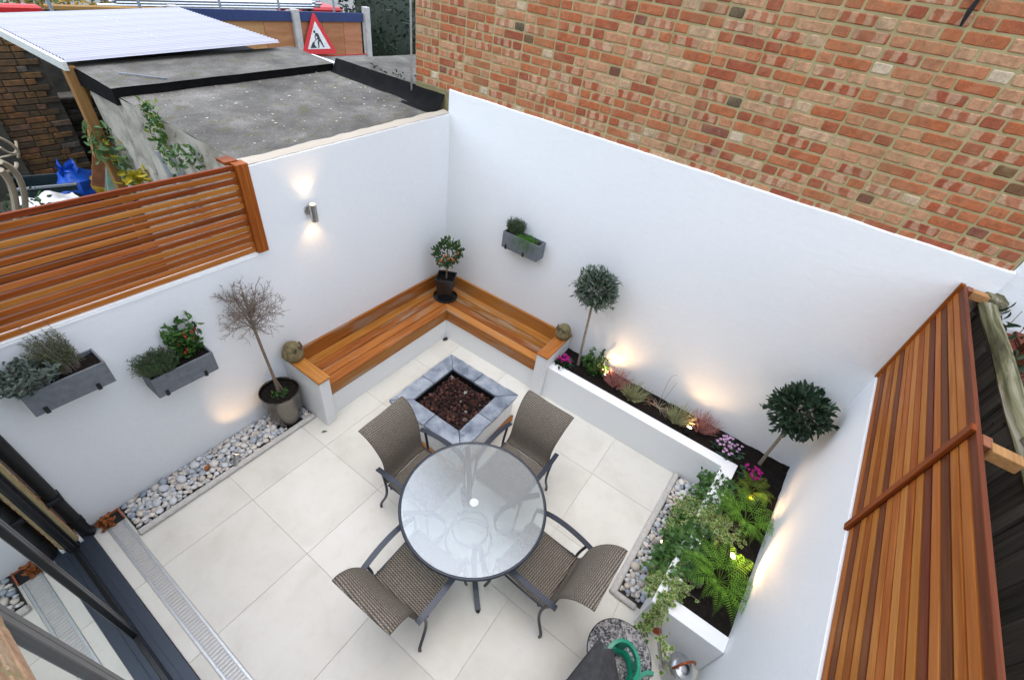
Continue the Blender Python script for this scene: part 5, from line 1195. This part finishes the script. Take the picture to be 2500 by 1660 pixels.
def tri(w, h, y0_, th, r, z0=0.0):
    pts = []
    for (cx, cz, a0_, a1_) in ((-w / 2 + r * 1.73, r, 150, 270), (w / 2 - r * 1.73, r, 270, 390), (0, h - 2 * r, 30, 150)):
        for k in range(5): a = R(a0_ + (a1_ - a0_) * k / 4); pts.append((cx + r * cos(a), z0 + cz + r * sin(a)))
    m = MB(); n = len(pts); m.add([(x, y0_, z) for x, z in pts] + [(x, y0_ + th, z) for x, z in pts], [tuple(range(n)), tuple(range(2 * n - 1, n - 1, -1))] + [(i, n + i, n + (i + 1) % n, (i + 1) % n) for i in range(n)]); return m
tri(.82, .72, 0, .012, .028).build('red_border', 'sign_red', sg); tri(.53, .475, -.004, .004, .01, .088).build('white_panel', 'sign_white', sg)
m = MB()
def stick(pts, w):
    m.tube([(x, -.0075, z) for x, z in pts], [w] * len(pts) if not isinstance(w, list) else w, 6, True, flat=.15, upv=(0, 1, 0))
def blobz(x, z, r_, sx=1, sz=1): m.blob((x, -.0075, z), r_, 10, 6, 0, sx, .15, sz)
blobz(-.055, .385, .024)                                                       # head
stick([(-.04, .355), (.0, .335), (.035, .26)], [.018, .034, .026])             # back and hips
stick([(-.02, .345), (-.06, .30), (-.045, .25)], [.013, .012, .010])           # near arm
stick([(.01, .34), (.03, .30), (-.01, .255)], [.012, .011, .009])
stick([(.035, .26), (-.005, .20), (-.005, .125), (-.03, .115)], [.024, .018, .013, .009])   # front leg
stick([(.04, .255), (.075, .19), (.10, .125), (.125, .13)], [.024, .018, .013, .009])       # rear leg
stick([(.03, .30), (-.05, .245), (-.115, .19)], .006); stick([(-.10, .20), (-.135, .165)], [.022, .006])   # shovel
m.build('digging_man', 'sign_black', sg)
m = MB(); m.add([(-.20, -.0076, .108), (-.06, -.0076, .108), (-.095, -.0076, .165), (-.13, -.0076, .205), (-.165, -.0076, .16), (-.20, -.0050, .108), (-.06, -.0050, .108), (-.095, -.0050, .165), (-.13, -.0050, .205), (-.165, -.0050, .16)], [(0, 1, 2, 3, 4), (9, 8, 7, 6, 5)] + [(i, 5 + i, 5 + (i + 1) % 5, (i + 1) % 5) for i in range(5)]); m.build('earth_heap', 'sign_black', sg)
lb = thing('laurel_bush', 'tall dark evergreen laurel between hoarding and brick corner', 'bush', (5.6, 7.0, 0)); m = Leaves()
for i in range(2600):
    d = rdir(); k = 1 + .25 * mn.noise(d * 2.5); p = Vector((d.x * 1.25 * k, d.y * .9 * k, 2.0 + d.z * 1.75 * k)) * 1.0; m.put(L3, p, (d * .5 + rdir() + Vector((0, -.3, -.2))).normalized(), uni(.11, .19), wscale=.8)
m.build('foliage', 'leaf_laurel', lb); MB().tube([(0, 0, -.05), (.05, 0, 1), (0, .1, 2.2)], [.09, .07, .04], 8).build('trunk', 'bark', lb); MB().blob((0, 0, 2.0), 1, 14, 10, .3, 1.0, .7, 1.45, seed=5).build('inner_foliage', 'leaf_laurel', lb, True)
random.seed(91)
r = thing('steel_tube_stack', 'stack of galvanised scaffold tubes beyond the hoarding', 'tubes')
for i in range(12): MB().tube([(-.2 + uni(-.2, .2), 7.6 + .06 * (i % 4), 2.52 + .045 * (i // 4) + .012 * (i % 4)), (4.0 + uni(-.2, .2), 7.6 + .06 * (i % 4), 2.58 + .045 * (i // 4) + .012 * (i % 4))], .024, 8).build('tube', 'galvanised', r, True)
for x in (.6, 2.2, 3.6): MB().box(x - .05, x + .05, 7.55, 7.9, -.05, 2.50).build('bearer', 'concrete', r)
r = thing('site_rail', 'steel mesh barrier posts with rail along the building site', 'barrier')
for x in (-1.2, .0, 1.35, 2.55, 3.9): MB().tube([(x, 6.9, -.05), (x, 6.9, 2.9)], .025, 6).build('post', 'grey_paint', r)
MB().tube([(-3, 6.9, 2.40), (5, 6.9, 2.50)], .015, 6).build('rail', 'grey_paint', r)
tag(MB().box(-1.15, 1.05, 7.3, 7.4, 2.475, 2.54, .01).build('timber_beam', 'raw_timber'), 'long pale timber beam lying across the top left of the building site', 'beam')
tag(MB().box(-6, 1.05, 7.42, 7.52, -.05, 2.47).build('site_wall', 'old_timber'), 'brown timber bank under the beam at the building site', 'wall')
tag(MB().box(-2.4, -1.22, 7.2, 7.4, -.05, 2.54, .03).build('red_skip', 'red_paint'), 'red skip at the far top left', 'skip')
bush('far_scrub', 'yellow autumn scrub beyond the beam at the top left', Vector((-.9, 9.2, 2.35)), 700, (1.3, .7, .35), ['yellow_scrub', 'leaf_weed'], .16)
r = thing('red_digger', 'red digging machine cab and arm behind the steel tubes', 'digger', (4.55, 8.4, .05))
MB().box(-.5, .5, -.4, .5, 0, 2.5, .05).build('body', 'red_paint', r); MB().tube([(-.3, -.2, 2.3), (-.7, -.2, 2.62), (-1.2, -.2, 2.42)], .09, 8).build('arm', 'red_paint', r, True); MB().tube([(-.2, -.45, 2.1), (-.6, -.45, 2.5), (-.75, -.45, 2.2)], .05, 8).build('hose', 'black_metal', r, True)
struct(MB().box(-20, 40, 22, 22.5, -.1, 7).build('far_terrace', 'concrete'))
